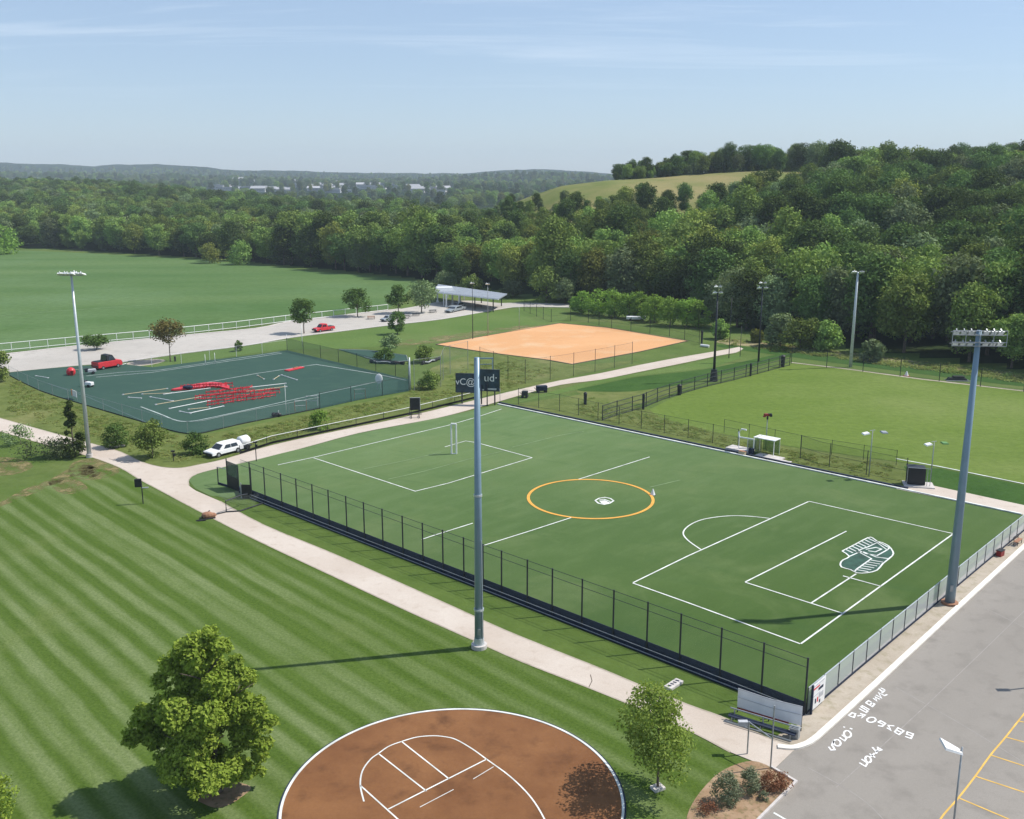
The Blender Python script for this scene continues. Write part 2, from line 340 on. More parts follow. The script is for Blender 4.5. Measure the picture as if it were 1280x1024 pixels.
def dup(root, loc, rz=None, label=None, scale=None, group=None):
    r = root.copy(); COL.objects.link(r); r.location = loc
    if rz is not None: r.rotation_euler = (0, 0, rz)
    if scale is not None: r.scale = scale if not isinstance(scale, (int, float)) else (scale,)*3
    if label: r['label'] = label
    if group: r['group'] = group
    for ch in list(root.children):
        c = ch.copy(); COL.objects.link(c); c.parent = r
        for g in list(ch.children):
            d = g.copy(); COL.objects.link(d); d.parent = c
    return r
def crv(pts, n=6, closed=False):
    """Catmull-Rom through picture points"""
    P = [Vector((p[0], p[1])) for p in pts]; o = []
    N = len(P); rngi = range(N) if closed else range(N-1)
    for i in rngi:
        a, b = P[i], P[(i+1) % N]; p0 = P[i-1] if (i > 0 or closed) else a; p3 = P[(i+2) % N] if (i+2 < N or closed) else b
        for k in range(n):
            t = k/n; q = 0.5*((2*a) + (b-p0)*t + (2*p0-5*a+4*b-p3)*t*t + (3*a-p0-3*b+p3)*t**3); o.append((q.x, q.y))
    if not closed: o.append((P[-1].x, P[-1].y))
    return o
def sheet_xy(name, xy, z, mat, kind='structure', thick=0.0):
    bm = bmesh.new(); vs = [bm.verts.new((p[0], p[1], z)) for p in xy]; f = bm.faces.new(vs)
    if f.calc_area() and (f.normal_update() or True) and f.normal.z < 0: f.normal_flip()
    if thick:
        r = bmesh.ops.extrude_face_region(bm, geom=[f]); 
        for e in r['geom']:
            if isinstance(e, bmesh.types.BMVert): e.co.z += thick
    bmesh.ops.recalc_face_normals(bm, faces=bm.faces)
    if not thick:
        bm.faces.ensure_lookup_table()
        if bm.faces[0].normal.z < 0: bmesh.ops.reverse_faces(bm, faces=bm.faces)
    bmesh.ops.triangulate(bm, faces=bm.faces)
    me = bpy.data.meshes.new(name); bm.to_mesh(me); bm.free(); me.materials.append(mat)
    o = bpy.data.objects.new(name, me); COL.objects.link(o)
    if kind: o['kind'] = kind
    return o
def sheet(name, px, z, mat, **k): return sheet_xy(name, [at(*p) for p in px], z, mat, **k)
def strip_mb(mb, pts, w, z, h=0.0, closed=False):
    P = [Vector((p[0], p[1])) for p in pts]; N = len(P); L = []; Rr = []
    for i in range(N):
        a = P[(i-1) % N] if (i > 0 or closed) else P[i]; b = P[(i+1) % N] if (i < N-1 or closed) else P[i]
        d1 = (P[i]-a); d2 = (b-P[i]); d1 = d1.normalized() if d1.length > 1e-6 else d2.normalized(); d2 = d2.normalized() if d2.length > 1e-6 else d1
        n1 = Vector((-d1.y, d1.x)); n2 = Vector((-d2.y, d2.x)); n = (n1+n2)
        n = n.normalized() if n.length > 1e-3 else n1
        k = 1/max(0.7, n.dot(n1)); L.append(P[i]+n*w/2*k); Rr.append(P[i]-n*w/2*k)
    for i in range(N if closed else N-1):
        j = (i+1) % N
        if h: 
            A, B, C_, D = L[i], L[j], Rr[j], Rr[i]
            mb.add([(A.x,A.y,z),(B.x,B.y,z),(C_.x,C_.y,z),(D.x,D.y,z),(A.x,A.y,z+h),(B.x,B.y,z+h),(C_.x,C_.y,z+h),(D.x,D.y,z+h)], [(4,7,6,5),(0,1,5,4),(2,3,7,6),(1,2,6,5),(3,0,4,7)])
        else: mb.add([(L[i].x,L[i].y,z),(Rr[i].x,Rr[i].y,z),(Rr[j].x,Rr[j].y,z),(L[j].x,L[j].y,z)], [(0,1,2,3)])
def G(pts): return [at(*p) for p in pts]
def resample(pts, step):
    P = [Vector((p[0], p[1], 0)) for p in pts]; out_ = [P[0]]; acc = 0.0
    L = sum((P[i+1]-P[i]).length for i in range(len(P)-1)); n = max(1, round(L/step)); st = L/n; need = st
    for i in range(len(P)-1):
        d = (P[i+1]-P[i]); l = d.length; pos = 0.0
        while need - acc <= l - pos + 1e-6 and len(out_) < n:
            pos += need-acc; acc = 0.0; need = st; out_.append(P[i] + d*(pos/l))
        acc += l-pos
    out_.append(P[-1]); return out_

# ------------------------------------------------------------------ terrain
EDGE = [(-500,300),(-60,311),(50,311),(150,317),(250,323),(320,329),(400,337),(480,345),(520,350),(560,356),(610,363),(660,371),(720,379),(760,383),(800,386),(840,388),(880,396),(930,416),(1000,427),(1060,437),(1130,446),(1200,456),(1280,466),(1400,478),(1800,520)]
EC = np.array([p[0] for p in EDGE], float); EY = np.array([at(p[0], p[1]).y for p in EDGE])
CC = np.array([-500,0,100,200,300,400,480,560,600,640,700,760,850,930,1000,1040,1100,1160,1220,1280,1500,1800], float)
CH = np.array([17,17,16,12,5,2,2,3,8,22,30,34,37,38.5,39.5,38,35,34,36,38,40,40], float)
CY_ = np.array([1150,1100,1050,1000,900,760,640,520,480,475,475,480,485,485,495,500,505,510,515,515,515,515], float)
DC = np.array([-1500,-500,0,60,120,140,200,250,290,340,400,440,480,540,580,620,660,700,740,780,820,1000,1280,1800,2800], float)
DY = np.array([205,203,202.5,204.5,208,205,205,208,212,213,214.5,215,216,217,216,213,211.5,212,214.5,219,221,219,216,214,214], float)
def sm(t): t = np.clip(t, 0, 1); return t*t*(3-2*t)
def terr(x, y):
    x = np.asarray(x, float); y = np.asarray(y, float)
    yy = np.maximum(y, 60.0); c = CX + FPX*x/(yy*math.cos(PITCH) + CAM_H*math.sin(PITCH))
    ye = np.interp(c, EC, EY); yc = np.interp(c, CC, CY_); hc = np.interp(c, CC, CH)
    up = hc*sm((y-ye)/(yc-ye))
    plain = 2 + 12*sm((y-1200)/800)
    dn = hc + (plain-hc)*sm((y-yc)/420)
    h = np.where(y < yc, up, dn)
    amp = sm((y-ye)/80)
    h = h + amp*(1.6*np.sin(x*0.021+1)*np.sin(y*0.017) + 1.0*np.sin(x*0.05+y*0.043))
    hd = (CAM_H - 3 + (HORIZON-np.interp(c, DC, DY))*0.945/FPX*4300)
    h = h + np.maximum(hd-plain, 0)*np.where(y < 4300, sm((y-2900)/1400), 1-0.5*sm((y-4300)/2500))
    # a lower nearer ridge for depth
    h2 = np.interp(c, [0, 300, 420, 520, 600, 700, 800], [48, 30, 20, 22, 38, 44, 30])
    h = h + np.maximum(h2-plain, 0)*np.exp(-((y-2650)/260)**2)*0.75
    return np.where(y < ye, 0.0, h)
def th(x, y): return float(terr(x, y))
MEADOW = [(625,462),(680,432),(770,404),(860,390),(940,392),(1000,404),(1025,430),(1012,455),(985,478),(900,478),(800,474),(720,474),(660,474)]   # (picture column, distance)
def inmeadow(c, y, grow=0.0):
    ins = False; n = len(MEADOW); j = n-1
    for i in range(n):
        xi, yi = MEADOW[i]; xj, yj = MEADOW[j]
        if (yi > y) != (yj > y) and c < (xj-xi)*(y-yi)/(yj-yi)+xi: ins = not ins
        j = i
    return ins
def build_terrain():
    us = np.linspace(-1.25, 1.25, 361)
    ys = np.concatenate([np.linspace(-80, 170, 8), np.arange(176, 560, 6.0), np.geomspace(566, 5900, 135)])
    U, Y = np.meshgrid(us, ys); X = U*np.maximum(Y, 170)*1.0
    Z = terr(X, Y)
    Z = np.where(Y > 2400, Z + (np.sin(X*0.013+Y*0.006)+np.sin(X*0.031-Y*0.011))*1.6, Z)
    nr, nc = Y.shape; V = np.stack([X.ravel(), Y.ravel(), Z.ravel()], 1)
    idx = np.arange(nr*nc).reshape(nr, nc)
    F_ = np.stack([idx[:-1, :-1], idx[:-1, 1:], idx[1:, 1:], idx[1:, :-1]], -1).reshape(-1, 4)
    fc = V[F_].mean(1); cpx = CX + FPX*fc[:, 0]/(np.maximum(fc[:, 1], 60)*math.cos(PITCH)+CAM_H*math.sin(PITCH))
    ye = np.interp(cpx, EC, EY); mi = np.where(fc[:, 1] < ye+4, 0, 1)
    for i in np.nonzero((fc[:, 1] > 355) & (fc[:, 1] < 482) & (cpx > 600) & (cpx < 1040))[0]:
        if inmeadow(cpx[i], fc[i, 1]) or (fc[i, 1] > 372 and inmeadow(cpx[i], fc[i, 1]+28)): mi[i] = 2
    mi[fc[:, 1] > 1300] = 3
    me = bpy.data.meshes.new('ground'); me.vertices.add(len(V)); me.vertices.foreach_set('co', V.ravel().astype(np.float32))
    me.loops.add(F_.size); me.loops.foreach_set('vertex_index', F_.ravel().astype(np.int32)); me.polygons.add(len(F_))
    me.polygons.foreach_set('loop_start', np.arange(0, F_.size, 4, dtype=np.int32))
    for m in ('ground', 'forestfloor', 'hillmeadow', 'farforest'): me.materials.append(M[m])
    me.polygons.foreach_set('material_index', mi.astype(np.int32)); me.polygons.foreach_set('use_smooth', np.ones(len(F_), bool))
    me.update(calc_edges=True); o = bpy.data.objects.new('ground', me); COL.objects.link(o); o['kind'] = 'structure'
build_terrain()

# ------------------------------------------------------------------ trees
def leaves_mesh(name, centers, radii, nleaf, size, mat, seed, upbias=0.35, flat=0.75, dw=0.55):
    r = np.random.default_rng(seed); nc = len(centers); cnt = np.maximum(8, (nleaf*(radii**2)/np.sum(radii**2)).astype(int))
    ci = np.repeat(np.arange(nc), cnt); n = len(ci)
    d = r.normal(size=(n, 3)); d /= np.linalg.norm(d, axis=1)[:, None]
    rad = radii[ci]*(0.35+0.85*r.random(n)**0.7)
    p = centers[ci] + d*rad[:, None]*np.array([1, 1, flat])
    nrm = d*dw + r.normal(size=(n, 3))*0.5 + np.array([0, 0, upbias]); nrm /= np.linalg.norm(nrm, axis=1)[:, None]
    a = np.cross(nrm, r.normal(size=(n, 3))); a /= np.linalg.norm(a, axis=1)[:, None]; b = np.cross(nrm, a)
    s = size*(0.6+0.8*r.random(n)); s = s[:, None]
    asp = 0.75
    V = np.stack([p+a*s*0.62, p+b*s*asp*0.5+nrm*s*0.06, p-a*s*0.62, p-b*s*asp*0.5-nrm*s*0.04], 1).reshape(-1, 3)
    F_ = np.arange(4*n, dtype=np.int32)
    me = bpy.data.meshes.new(name); me.vertices.add(4*n); me.vertices.foreach_set('co', V.ravel().astype(np.float32))
    me.loops.add(4*n); me.loops.foreach_set('vertex_index', F_); me.polygons.add(n)
    me.polygons.foreach_set('loop_start', np.arange(0, 4*n, 4, dtype=np.int32))
    me.materials.append(mat); me.update(calc_edges=True); return me
def clumps(n, seed, base, top, rx, shape='round', rc=(0.9, 1.7), lop=0.25):
    r = np.random.default_rng(seed); C_ = []; RR = []
    ph = r.random(3)*6.28
    for i in range(n):
        t = r.random()**0.85; z = base + (top-base)*t
        if shape == 'round': prof = math.sqrt(max(0.02, 1-(2*t-0.85)**2/1.35))
        elif shape == 'cone': prof = (1-t)**0.62*0.98+0.07
        elif shape == 'oval': prof = math.sqrt(max(0.03, 1-(2*t-1)**2))
        elif shape == 'spread': prof = 0.35+0.65*min(1, t*1.8) if t < 0.7 else 0.35+0.65*math.sqrt(max(0, 1-((t-0.7)/0.33)**2))
        a = r.random()*6.2832; lo = 1 + lop*math.sin(a+ph[0]) * math.cos(3*t+ph[1]) + lop*0.7*math.sin(2*a+ph[2])
        rad = rx*prof*lo*(0.45+0.55*math.sqrt(r.random()))
        rr = rc[0]+(rc[1]-rc[0])*r.random()
        if shape == 'cone': rr *= (1-0.45*t)
        C_.append((rad*math.cos(a), rad*math.sin(a), z)); RR.append(rr)
    return np.array(C_), np.array(RR)
def trunk_mb(h, r0, seed, limbs=5, spread=2.5, ltop=0.9, lbase=0.35, lean=0.3, n=8):
    r = random.Random(seed); mb = MB(); lx, ly = r.uniform(-lean, lean), r.uniform(-lean, lean)
    P = [(lx*(t**1.5), ly*(t**1.5), h*t) for t in (0, 0.04, 0.2, 0.45, 0.7, 1)]; mb.tube(P, [r0*1.35, r0*1.02, r0*0.85, r0*0.65, r0*0.42, r0*0.12], n)
    for i in range(limbs):
        t = lbase + (ltop-lbase)*(i+r.random()*0.6)/limbs; a = i*2.4+r.random(); s = spread*(1-0.55*t)*r.uniform(0.8, 1.15); z = h*t
        mb.tube([(lx*t, ly*t, z), (math.cos(a)*s*0.5+lx*t, math.sin(a)*s*0.5+ly*t, z+s*0.38), (math.cos(a)*s+lx*t, math.sin(a)*s+ly*t, z+s*0.72)], [r0*0.38*(1.1-t*0.6), r0*0.25*(1.1-t*0.6), r0*0.07], 6)
    return mb
def obj_of(name, me, parent=None):
    o = bpy.data.objects.new(name, me)
    COL.objects.link(o)
    if parent: o.parent = parent
    return o

# forest prototypes: six crown shapes in four tones
FP = []       # (tone, crown mesh, trunk mesh)
trm = []
for i in range(3):
    mb = trunk_mb(9.5, 0.28, 40+i, 5, 3.0); o = mb.build('trunk', M['bark'], smooth=True); trm.append(o.data); bpy.data.objects.remove(o)
SPEC = [('dark green','round',5.0,2.2,14.5),('mid green','round',5.6,2.4,13.8),('yellowish green','oval',4.6,2.2,13.2),('grey green','round',5.2,2.0,13.6),('dark green','oval',4.3,2.4,15.6),('mid green','oval',4.7,2.2,14.8),('mid green','spread',6.0,2.2,12.4),('grey green','oval',4.2,1.8,12.6),('dark green','spread',5.8,2.4,13.6)]
for i, (tone, shp, rx, b, t) in enumerate(SPEC):
    C_, RR = clumps(46, 100+i, b, t-1.0, rx-0.9, shp, (0.95, 1.9))
    core, cr_ = clumps(14, 300+i, b+1.5, t-3, rx*0.5, shp, (1.8, 2.4))
    me = leaves_mesh('crown', np.vstack([C_, core]), np.concatenate([RR, cr_]), 5600, 0.46, TONES[tone], 500+i)
    FP.append((tone, me, trm[i % 3]))
def pick_tone(x, y, r):
    # groves: tone drifts over the slope
    g = math.sin(x*0.022+1.3)*math.cos(y*0.019) + 0.6*math.sin(x*0.05+y*0.037)
    k = r.random()
    if g > 0.55: ids = [1,5,2,6] if k < 0.8 else [0,4]
    elif g < -0.45: ids = [0,4,8,0] if k < 0.78 else [3,7]
    else: ids = [1,3,5,0,4,6,7,8]
    if k > 0.965: ids = [2]
    return ids[int(r.random()*len(ids)) % len(ids)]
fr = random.Random(11); cand = []
def grid(y0, y1, sp, keep, jit=0.42, crange=(-230, 1520)):
    y = y0
    while y < y1:
        xl = (crange[0]-CX)/FPX*(y*0.974+8.2); xr = (crange[1]-CX)/FPX*(y*0.974+8.2); x = xl
        while x < xr:
            px, py = x+fr.uniform(-jit, jit)*sp, y+fr.uniform(-jit, jit)*sp; x += sp
            c = colpx(px, py); ye = float(np.interp(c, EC, EY)); yc = float(np.interp(c, CC, CY_))
            if py < ye+fr.uniform(0, 3): continue
            if not keep(c, py, ye, yc): continue
            if inmeadow(c, py): continue
            cand.append([px, py, c, ye, yc])
        y += sp*0.9
grid(176, 640, 8.6, lambda c, y, ye, yc: y < min(yc+75, 560) if c > 560 else y < 560)
grid(560, 1240, 11.0, lambda c, y, ye, yc: c < 620 and y < yc+160)
near = []; far = []
scored = []
for x, y, c, ye, yc in cand:
    dn = y-ye; sc = (0.78+0.42*fr.random())
    if dn < 9: sc *= fr.uniform(0.6, 0.95)
    if 640 < c < 1030 and 335 < y < 450 and y < yc-30: sc *= 0.68 if y < 372 else 0.66                       # low growth below the hill meadow keeps it in view
    if c > 770 and y > 486 and c < 1030: sc *= 1.0
    if 615 < c < 770 and y > 395: sc *= 0.5
    if 640 < c < 765 and y > 466: continue
    if 765 < c < 885 and y > 478 and (fr.random() < 0.12 or y > 545): continue
    if 765 < c < 1010 and y > 474: sc *= (0.6 if c < 850 else 0.78)
    if 590 < c <= 615 and y > 400: sc *= 0.7
    if 540 < c < 640: sc *= 0.85
    if y > 560: sc *= 1.15
    elif y < 440: sc *= 1.27
    if c < 560 and y < 520: sc *= 1.12
    scored.append((y*(1+0.8*min(1, dn/30)) + (0 if -25 < c < 1305 else 5000), x, y, c, sc, fr.random()*6.28))
scored.sort(key=lambda a: a[0])
NEAR_N = 250
ZONES = [(-999,130,'above far field left'),(130,320,'above far field middle'),(320,520,'above far field right'),(520,640,'behind the pavilion'),(640,760,'behind the clay infield'),(760,905,'behind the hedge'),(905,1010,'behind dark floodlights'),(1010,1120,'behind pale floodlight'),(1120,1215,'left of lamp rack'),(1215,2000,'right of lamp rack')]
ORD = ['first','second','third','fourth','fifth','sixth','seventh','eighth','ninth','tenth','eleventh','twelfth','thirteenth','fourteenth','fifteenth','sixteenth','seventeenth','eighteenth','nineteenth','twentieth','twenty-first','twenty-second','twenty-third','twenty-fourth']
LABS = {}
for k, (s_, x, y, c, sc, a) in enumerate(scored):
    i = pick_tone(x, y, fr)
    if k < NEAR_N:
        tone, cm, tm = FP[i]; zn = next(z[2] for z in ZONES if z[0] <= c < z[1])
        dn = y-float(np.interp(c, EC, EY)); row = 'at the forest edge' if dn < 10 else ('just inside the forest' if dn < 26 else 'deep in the forest')
        size = 'low' if sc < 0.78 else ('tall' if sc > 1.04 else 'broad')
        t = thing('broadleaf_tree', f'{size} {tone} tree {row} {zn}', 'tree', (x, y, th(x, y)-0.2), a, f'{tone} forest trees {row} {zn}')
        t.scale = (sc, sc, sc*fr.uniform(0.9, 1.12)); obj_of('crown', cm, t); obj_of('trunk', tm, t); LABS.setdefault(t['label'], []).append((c, t))
    else: far.append((x, y, th(x, y)-0.3, a, sc, i))
for lb, L_ in LABS.items():
    if len(L_) > 1:
        for i, (c_, t_) in enumerate(sorted(L_, key=lambda q: q[0])): t_['label'] = lb + ' ' + (ORD[i] if i < len(ORD) else 'one') + ' from left'
for _ in range(60):
    c = fr.uniform(765, 905); y = fr.uniform(483, 492); x = (c-CX)/FPX*(y*0.974+8.2); far.append((x, y, th(x, y)-0.8, fr.random()*6.28, fr.uniform(0.28, 0.5), pick_tone(x, y, fr)))
# plain around the town and groves on the ridges
for _ in range(3400):
    y = 1150 + 1750*fr.random(); c = fr.uniform(-250, 1000); x = (c-CX)/FPX*(y*0.974+8.2)
    if 250 < c < 570 and 1250 < y < 2150 and fr.random() < 0.86: continue
    far.append((x, y, th(x, y)-0.5, fr.random()*6.28, fr.uniform(0.9, 1.35), pick_tone(x*0.3, y*0.3, fr)))
for _ in range(2600):
    y = 2500 + 1250*fr.random(); c = fr.uniform(-300, 900); x = (c-CX)/FPX*(y*0.974+8.2)
    far.append((x, y, th(x, y)-2, fr.random()*6.28, fr.uniform(0.9, 1.3), pick_tone(x*0.12, y*0.12, fr)))
def forest_stuff(name, pts, protos=None, label='dense mixed green forest canopy covering the hills and the valley behind', cat='forest'):
    me = bpy.data.meshes.new(name); me.from_pydata([(p[0], p[1], p[2]) for p in pts], [], [])
    for nm, ty, vals in (('rotz', 'FLOAT', [p[3] for p in pts]), ('scl', 'FLOAT', [p[4] for p in pts]), ('idx', 'INT', [p[5] for p in pts])):
        at_ = me.attributes.new(nm, ty, 'POINT'); at_.data.foreach_set('value', vals)
    o = bpy.data.objects.new(name, me); COL.objects.link(o)
    pc = bpy.data.collections.new(name + '_source')
    for i, cm in enumerate(protos or [f_[1] for f_ in FP]):
        q = bpy.data.objects.new('crown_%02d' % i, cm); pc.objects.link(q)
    ng = bpy.data.node_groups.new('scatter', 'GeometryNodeTree')
    ng.interface.new_socket('Geometry', in_out='INPUT', socket_type='NodeSocketGeometry'); ng.interface.new_socket('Geometry', in_out='OUTPUT', socket_type='NodeSocketGeometry')
    gi = ng.nodes.new('NodeGroupInput'); go = ng.nodes.new('NodeGroupOutput'); ip = ng.nodes.new('GeometryNodeInstanceOnPoints'); ci = ng.nodes.new('GeometryNodeCollectionInfo')
    ci.inputs['Collection'].default_value = pc; ci.inputs['Separate Children'].default_value = True; ci.inputs['Reset Children'].default_value = True
    def na(nm, ty): n = ng.nodes.new('GeometryNodeInputNamedAttribute'); n.data_type = ty; n.inputs['Name'].default_value = nm; return n.outputs['Attribute']
    cx = ng.nodes.new('ShaderNodeCombineXYZ'); ng.links.new(na('rotz', 'FLOAT'), cx.inputs[2])
    ng.links.new(gi.outputs[0], ip.inputs['Points']); ng.links.new(ci.outputs[0], ip.inputs['Instance']); ip.inputs['Pick Instance'].default_value = True
    ng.links.new(na('idx', 'INT'), ip.inputs['Instance Index']); ng.links.new(cx.outputs[0], ip.inputs['Rotation']); ng.links.new(na('scl', 'FLOAT'), ip.inputs['Scale'])
    ng.links.new(ip.outputs[0], go.inputs[0]); md = o.modifiers.new('scatter', 'NODES'); md.node_group = ng
    return tag(o, label, cat, kind='stuff')
forest_stuff('distant_forest', far)

# ------------------------------------------------------------------ ground cover: fields, paths, road
TB = [(268,596),(297,577)]
sheet('rough_bank', crv([(-40,478),(12,470),(60,492),(110,508),(175,528),(225,543),(260,542),(320,531),(400,513),(511,490),(540,460),(620,440),(715,456),(800,450),(700,474),(600,497),(505,521),(422,538),(340,556),(280,573),(225,585),(175,577),(115,555),(60,538),(-40,514)], 4), 0.02, M['rough'])
lawn_px = crv([(-300,600),(-60,632),(0,628),(30,615),(70,598),(110,588),(160,590),(205,617),(250,640),(315,673.5),(415,721),(509,765),(591,801.5),(653,829),(735,861),(799,887),(865,917),(913,942),(963,961),(994,978)], 5) + [(960,1012),(930,1046),(860,1200),(0,1600),(-1500,1400)]
sheet('lawn', lawn_px, 0.03, M['lawn'])
sheet('lawn_corner', crv([(-300,545),(0,540),(60,558),(112,571),(150,585),(175,600),(205,616),(160,592),(110,590),(70,600),(30,617),(0,630),(-60,634),(-300,604)], 3), 0.024, M['strip'])
for nm, pts in (('worn_track', [(-20,634),(0,628),(30,612),(62,600),(100,580),(125,588),(118,597),(90,596),(70,606),(40,618),(5,632),(-20,640)]), ('worn_patch', [(-15,574),(20,573),(42,583),(15,594),(-20,592)]), ('worn_patch', [(60,603),(90,598),(110,611),(80,618)]), ('worn_patch', [(92,578),(130,574),(150,590),(120,600),(88,596)])):
    sheet(nm, crv(pts, 3, True), 0.037, M['worn'])
# grass between path and the near fence
sheet('verge_grass', [(236,600),(262,588),(297,577),(345,566),(305,618),(480,689),(690,774),(860,842),(920,868),(1000,905),(975,928),(935,912),(858,881),(804,859),(746,834),(699,817),(656,803),(609,785),(566,760),(480,724),(400,686),(315,656),(275,627),(240,610)], 0.032, M['strip'])
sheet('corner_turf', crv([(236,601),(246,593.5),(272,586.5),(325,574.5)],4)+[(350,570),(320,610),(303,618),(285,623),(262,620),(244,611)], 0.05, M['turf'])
turf_px = [(303,617),(324,574.5),(345,569),(380,560.5),(447,542.5),(515,529.5),(555,521.5),(622,506.5),(1277,645),(1270,652),(1006,893)]
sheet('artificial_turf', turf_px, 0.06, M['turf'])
path_up = [(-200,472),(-60,506),(0,523),(60,540),(115,555),(150,565),(175,577),(200,584),(225,585.5),(250,581),(280,574.5),(340,557),(422,539),(505,522),(600,499),(650,487),(700,476),(750,467),(800,456.5),(850,447),(900,438.5),(924,434)]
path_dn = [(929,436),(920,441),(900,444.5),(850,455),(800,465),(750,475),(700,481.5),(650,494.5),(600,509),(555,521),(515,529),(447,542),(380,560),(325,574),(272,586),(246,593),(236,600),(236,607),(245,614)]
path_dn2 = [(275,627),(330,657),(410,690),(490,725),(566,759),(630,788),(699,816),(752,837),(804,859),(858,881),(900,896),(935,912),(970,927)]
path_end = [(993,938),(968,962),(963,961)]
path_lo = [(913,941),(865,915.5),(799,886),(735,860),(653,828),(591,800.5),(509,764),(415,720),(315,673),(250,640),(205,616),(175,600),(150,585),(112,571),(60,557),(0,539.5),(-60,524),(-200,490)]
path_px = crv(path_up, 4)+crv(path_dn, 4)+crv(path_dn2, 3)+path_end+crv(path_lo, 4)
sheet('path', path_px, 0.045, M['path'])
mb = MB()
for pl in (path_up, path_dn[:-1], path_dn2, path_lo[:-2]): strip_mb(mb, G(crv(pl, 3)), 0.16, 0.0505)
mb.build('path_edge', M['verge'])['kind'] = 'structure'
mb = MB(); strip_mb(mb, G([(738,844),(740,852),(736,860)]), 0.06, 0.0515); strip_mb(mb, G([(136,574),(150,577),(168,576)]), 0.12, 0.0515); mb.build('path_crack', M['bark'])['kind'] = 'structure'
# far grounds
sheet('far_left_field', crv([(-420,312),(-100,311),(0,313),(50,314),(150,319),(250,325),(320,331),(400,340),(470,346),(519,351),(512,362),(498,376)], 3)+[(485,386),(430,392),(362,401),(300,408),(200,421),(100,432),(0,441),(-300,470),(-700,480)], 0.02, M['leftfield'])
lane_px = crv([(-300,470),(-60,449),(12,442.5),(100,432.5),(225,420),(320,411),(362,402.5),(430,395),(500,386.5),(545,378),(575,376),(600,376.5),(625,379),(650,378.5),(712,380)], 3)+crv([(712,384),(650,383.5),(620,387),(550,399),(485,406.5),(425,414),(362,422),(305,432),(225,442),(150,453),(100,457),(12,465.5),(-60,474),(-300,500)], 3)
sheet('lane', lane_px, 0.03, M['lane'])
mb = MB(); strip_mb(mb, G(crv([(-300,470),(-60,449),(12,442.5),(100,432.5),(225,420),(320,411),(362,402.5),(430,395),(500,386.5)], 3)), 0.7, 0.031, 0.13); strip_mb(mb, G(crv([(712,384.5),(650,384),(620,387.5),(550,399.5),(485,407),(425,414.5),(362,422.5),(305,432.5),(225,442.5),(150,453.5)], 3)), 0.7, 0.02, 0.12); mb.build('lane_kerb', M['greypaving'])['kind'] = 'structure'
sheet('lane_side_grass', crv([(150,455),(225,443.5),(305,433.5),(362,423.5),(425,415.5),(485,408),(550,400.5),(620,388.5),(700,387),(700,404),(620,422),(560,427),(500,431),(430,436),(359,437),(300,444),(200,459)], 3, True), 0.021, M['smooth'])
sheet('far_pale_strip', crv([(700,404),(640,413),(560,427),(500,432),(470,431),(500,426),(560,419),(640,408)], 3, True), 0.027, M['drybank'])
sheet('left_corner_grass', [(-200,470),(12,468),(60,492),(110,508),(60,530),(-200,480)], 0.018, M['ground'])
sheet('worn_edge', crv([(160,453.5),(190,449),(207,451),(190,456),(165,458)], 3, True), 0.027, M['verge'])
pract = [(12,466),(60,461),(105,457.5),(150,455),(190,459.5),(250,452),(320,443.5),(359,438)]+[(511,474.5),(511,489)]+crv([(512,489),(450,500),(400,511),(350,521),(300,531),(262,540),(245,543),(225,541.5),(200,535),(175,527),(100,505),(50,489),(12,470)], 3)[1:]
sheet('practice_court', pract, 0.04, M['practice'])
sheet('clay_infield', [(545,431),(600,421.5),(660,410),(700,404.5),(760,410),(860,426.5),(800,440),(715,455.5),(687,450.5),(600,439.5)], 0.04, M['clay'])
mb = MB(); strip_mb(mb, G([(545,431),(600,439.7),(687,450.7),(715,455.7),(800,440),(860,426.5),(760,410),(700,404.3),(600,421.3),(545,430.8)]), 0.25, 0.03, 0.08); mb.build('infield_edging', M['bark'])['kind'] = 'structure'
sheet('mown_strip', crv([(640,505),(725,480),(800,466.5),(850,457),(900,447.5),(922,443),(926,447),(905,455),(880,461),(800,470),(740,482),(722,487)], 3, True), 0.024, M['smooth'])
sheet('swale_shade_and_green_band', crv([(722,487),(740,483),(800,471),(880,462),(930,452),(975,443),(985,446),(940,458),(900,468),(850,481),(790,489),(735,489)], 3, True), 0.028, M['dark_grass'])  # flat sheet; the band's shade and deeper green are put into the colour
sheet('sunny_bank', crv([(720,489),(735,490),(790,490),(850,482),(850,488),(800,505),(740,497)], 3, True), 0.026, M['rough'])
sheet('right_field', crv([(812,512),(850,494),(900,479),(950,464),(989,453.5)], 4)+[(1063,462),(1150,474),(1280,489),(1500,514),(1800,600),(1500,634),(1280,606),(1175,585)]+crv([(1120,577),(1000,560),(920,546),(860,532),(820,520)], 3), 0.03, M['rightfield'])
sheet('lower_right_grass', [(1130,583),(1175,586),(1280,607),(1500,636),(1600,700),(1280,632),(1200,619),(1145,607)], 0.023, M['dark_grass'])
sheet('fence_side_grass', [(640,506),(735,492),(812,513),(920,547),(1000,561),(1120,578),(1145,604),(1130,612),(985,583),(850,553),(700,521)], 0.022, M['rough'])
sheet('right_path', [(1120,611.5),(1150,604),(1280,632),(1500,682),(1450,690),(1277,643.5)], 0.045, M['path'])
mb = MB(); strip_mb(mb, G([(989,453.5),(1063,462),(1150,474),(1280,489),(1500,514)]), 0.9, 0.034); mb.build('warning_track', M['verge'])['kind'] = 'structure'
mb = MB(); strip_mb(mb, G([(1120,574),(1175,584),(1280,605.5),(1500,633)]), 0.22, 0.034, 0.05); mb.build('field_edging', M['line'])['kind'] = 'structure'
# raised kerb along the back of the turf: white on black
mb = MB(); strip_mb(mb, G([(622,505.5),(1277,643.5)]), 0.28, 0.02, 0.13); mb.build('turf_kerb', M['line'])['kind'] = 'structure'
mb = MB(); strip_mb(mb, G([(624,503.8),(1135,611.2)]), 0.30, 0.015, 0.16); mb.build('turf_kerb_backing', M['navy'])['kind'] = 'structure'
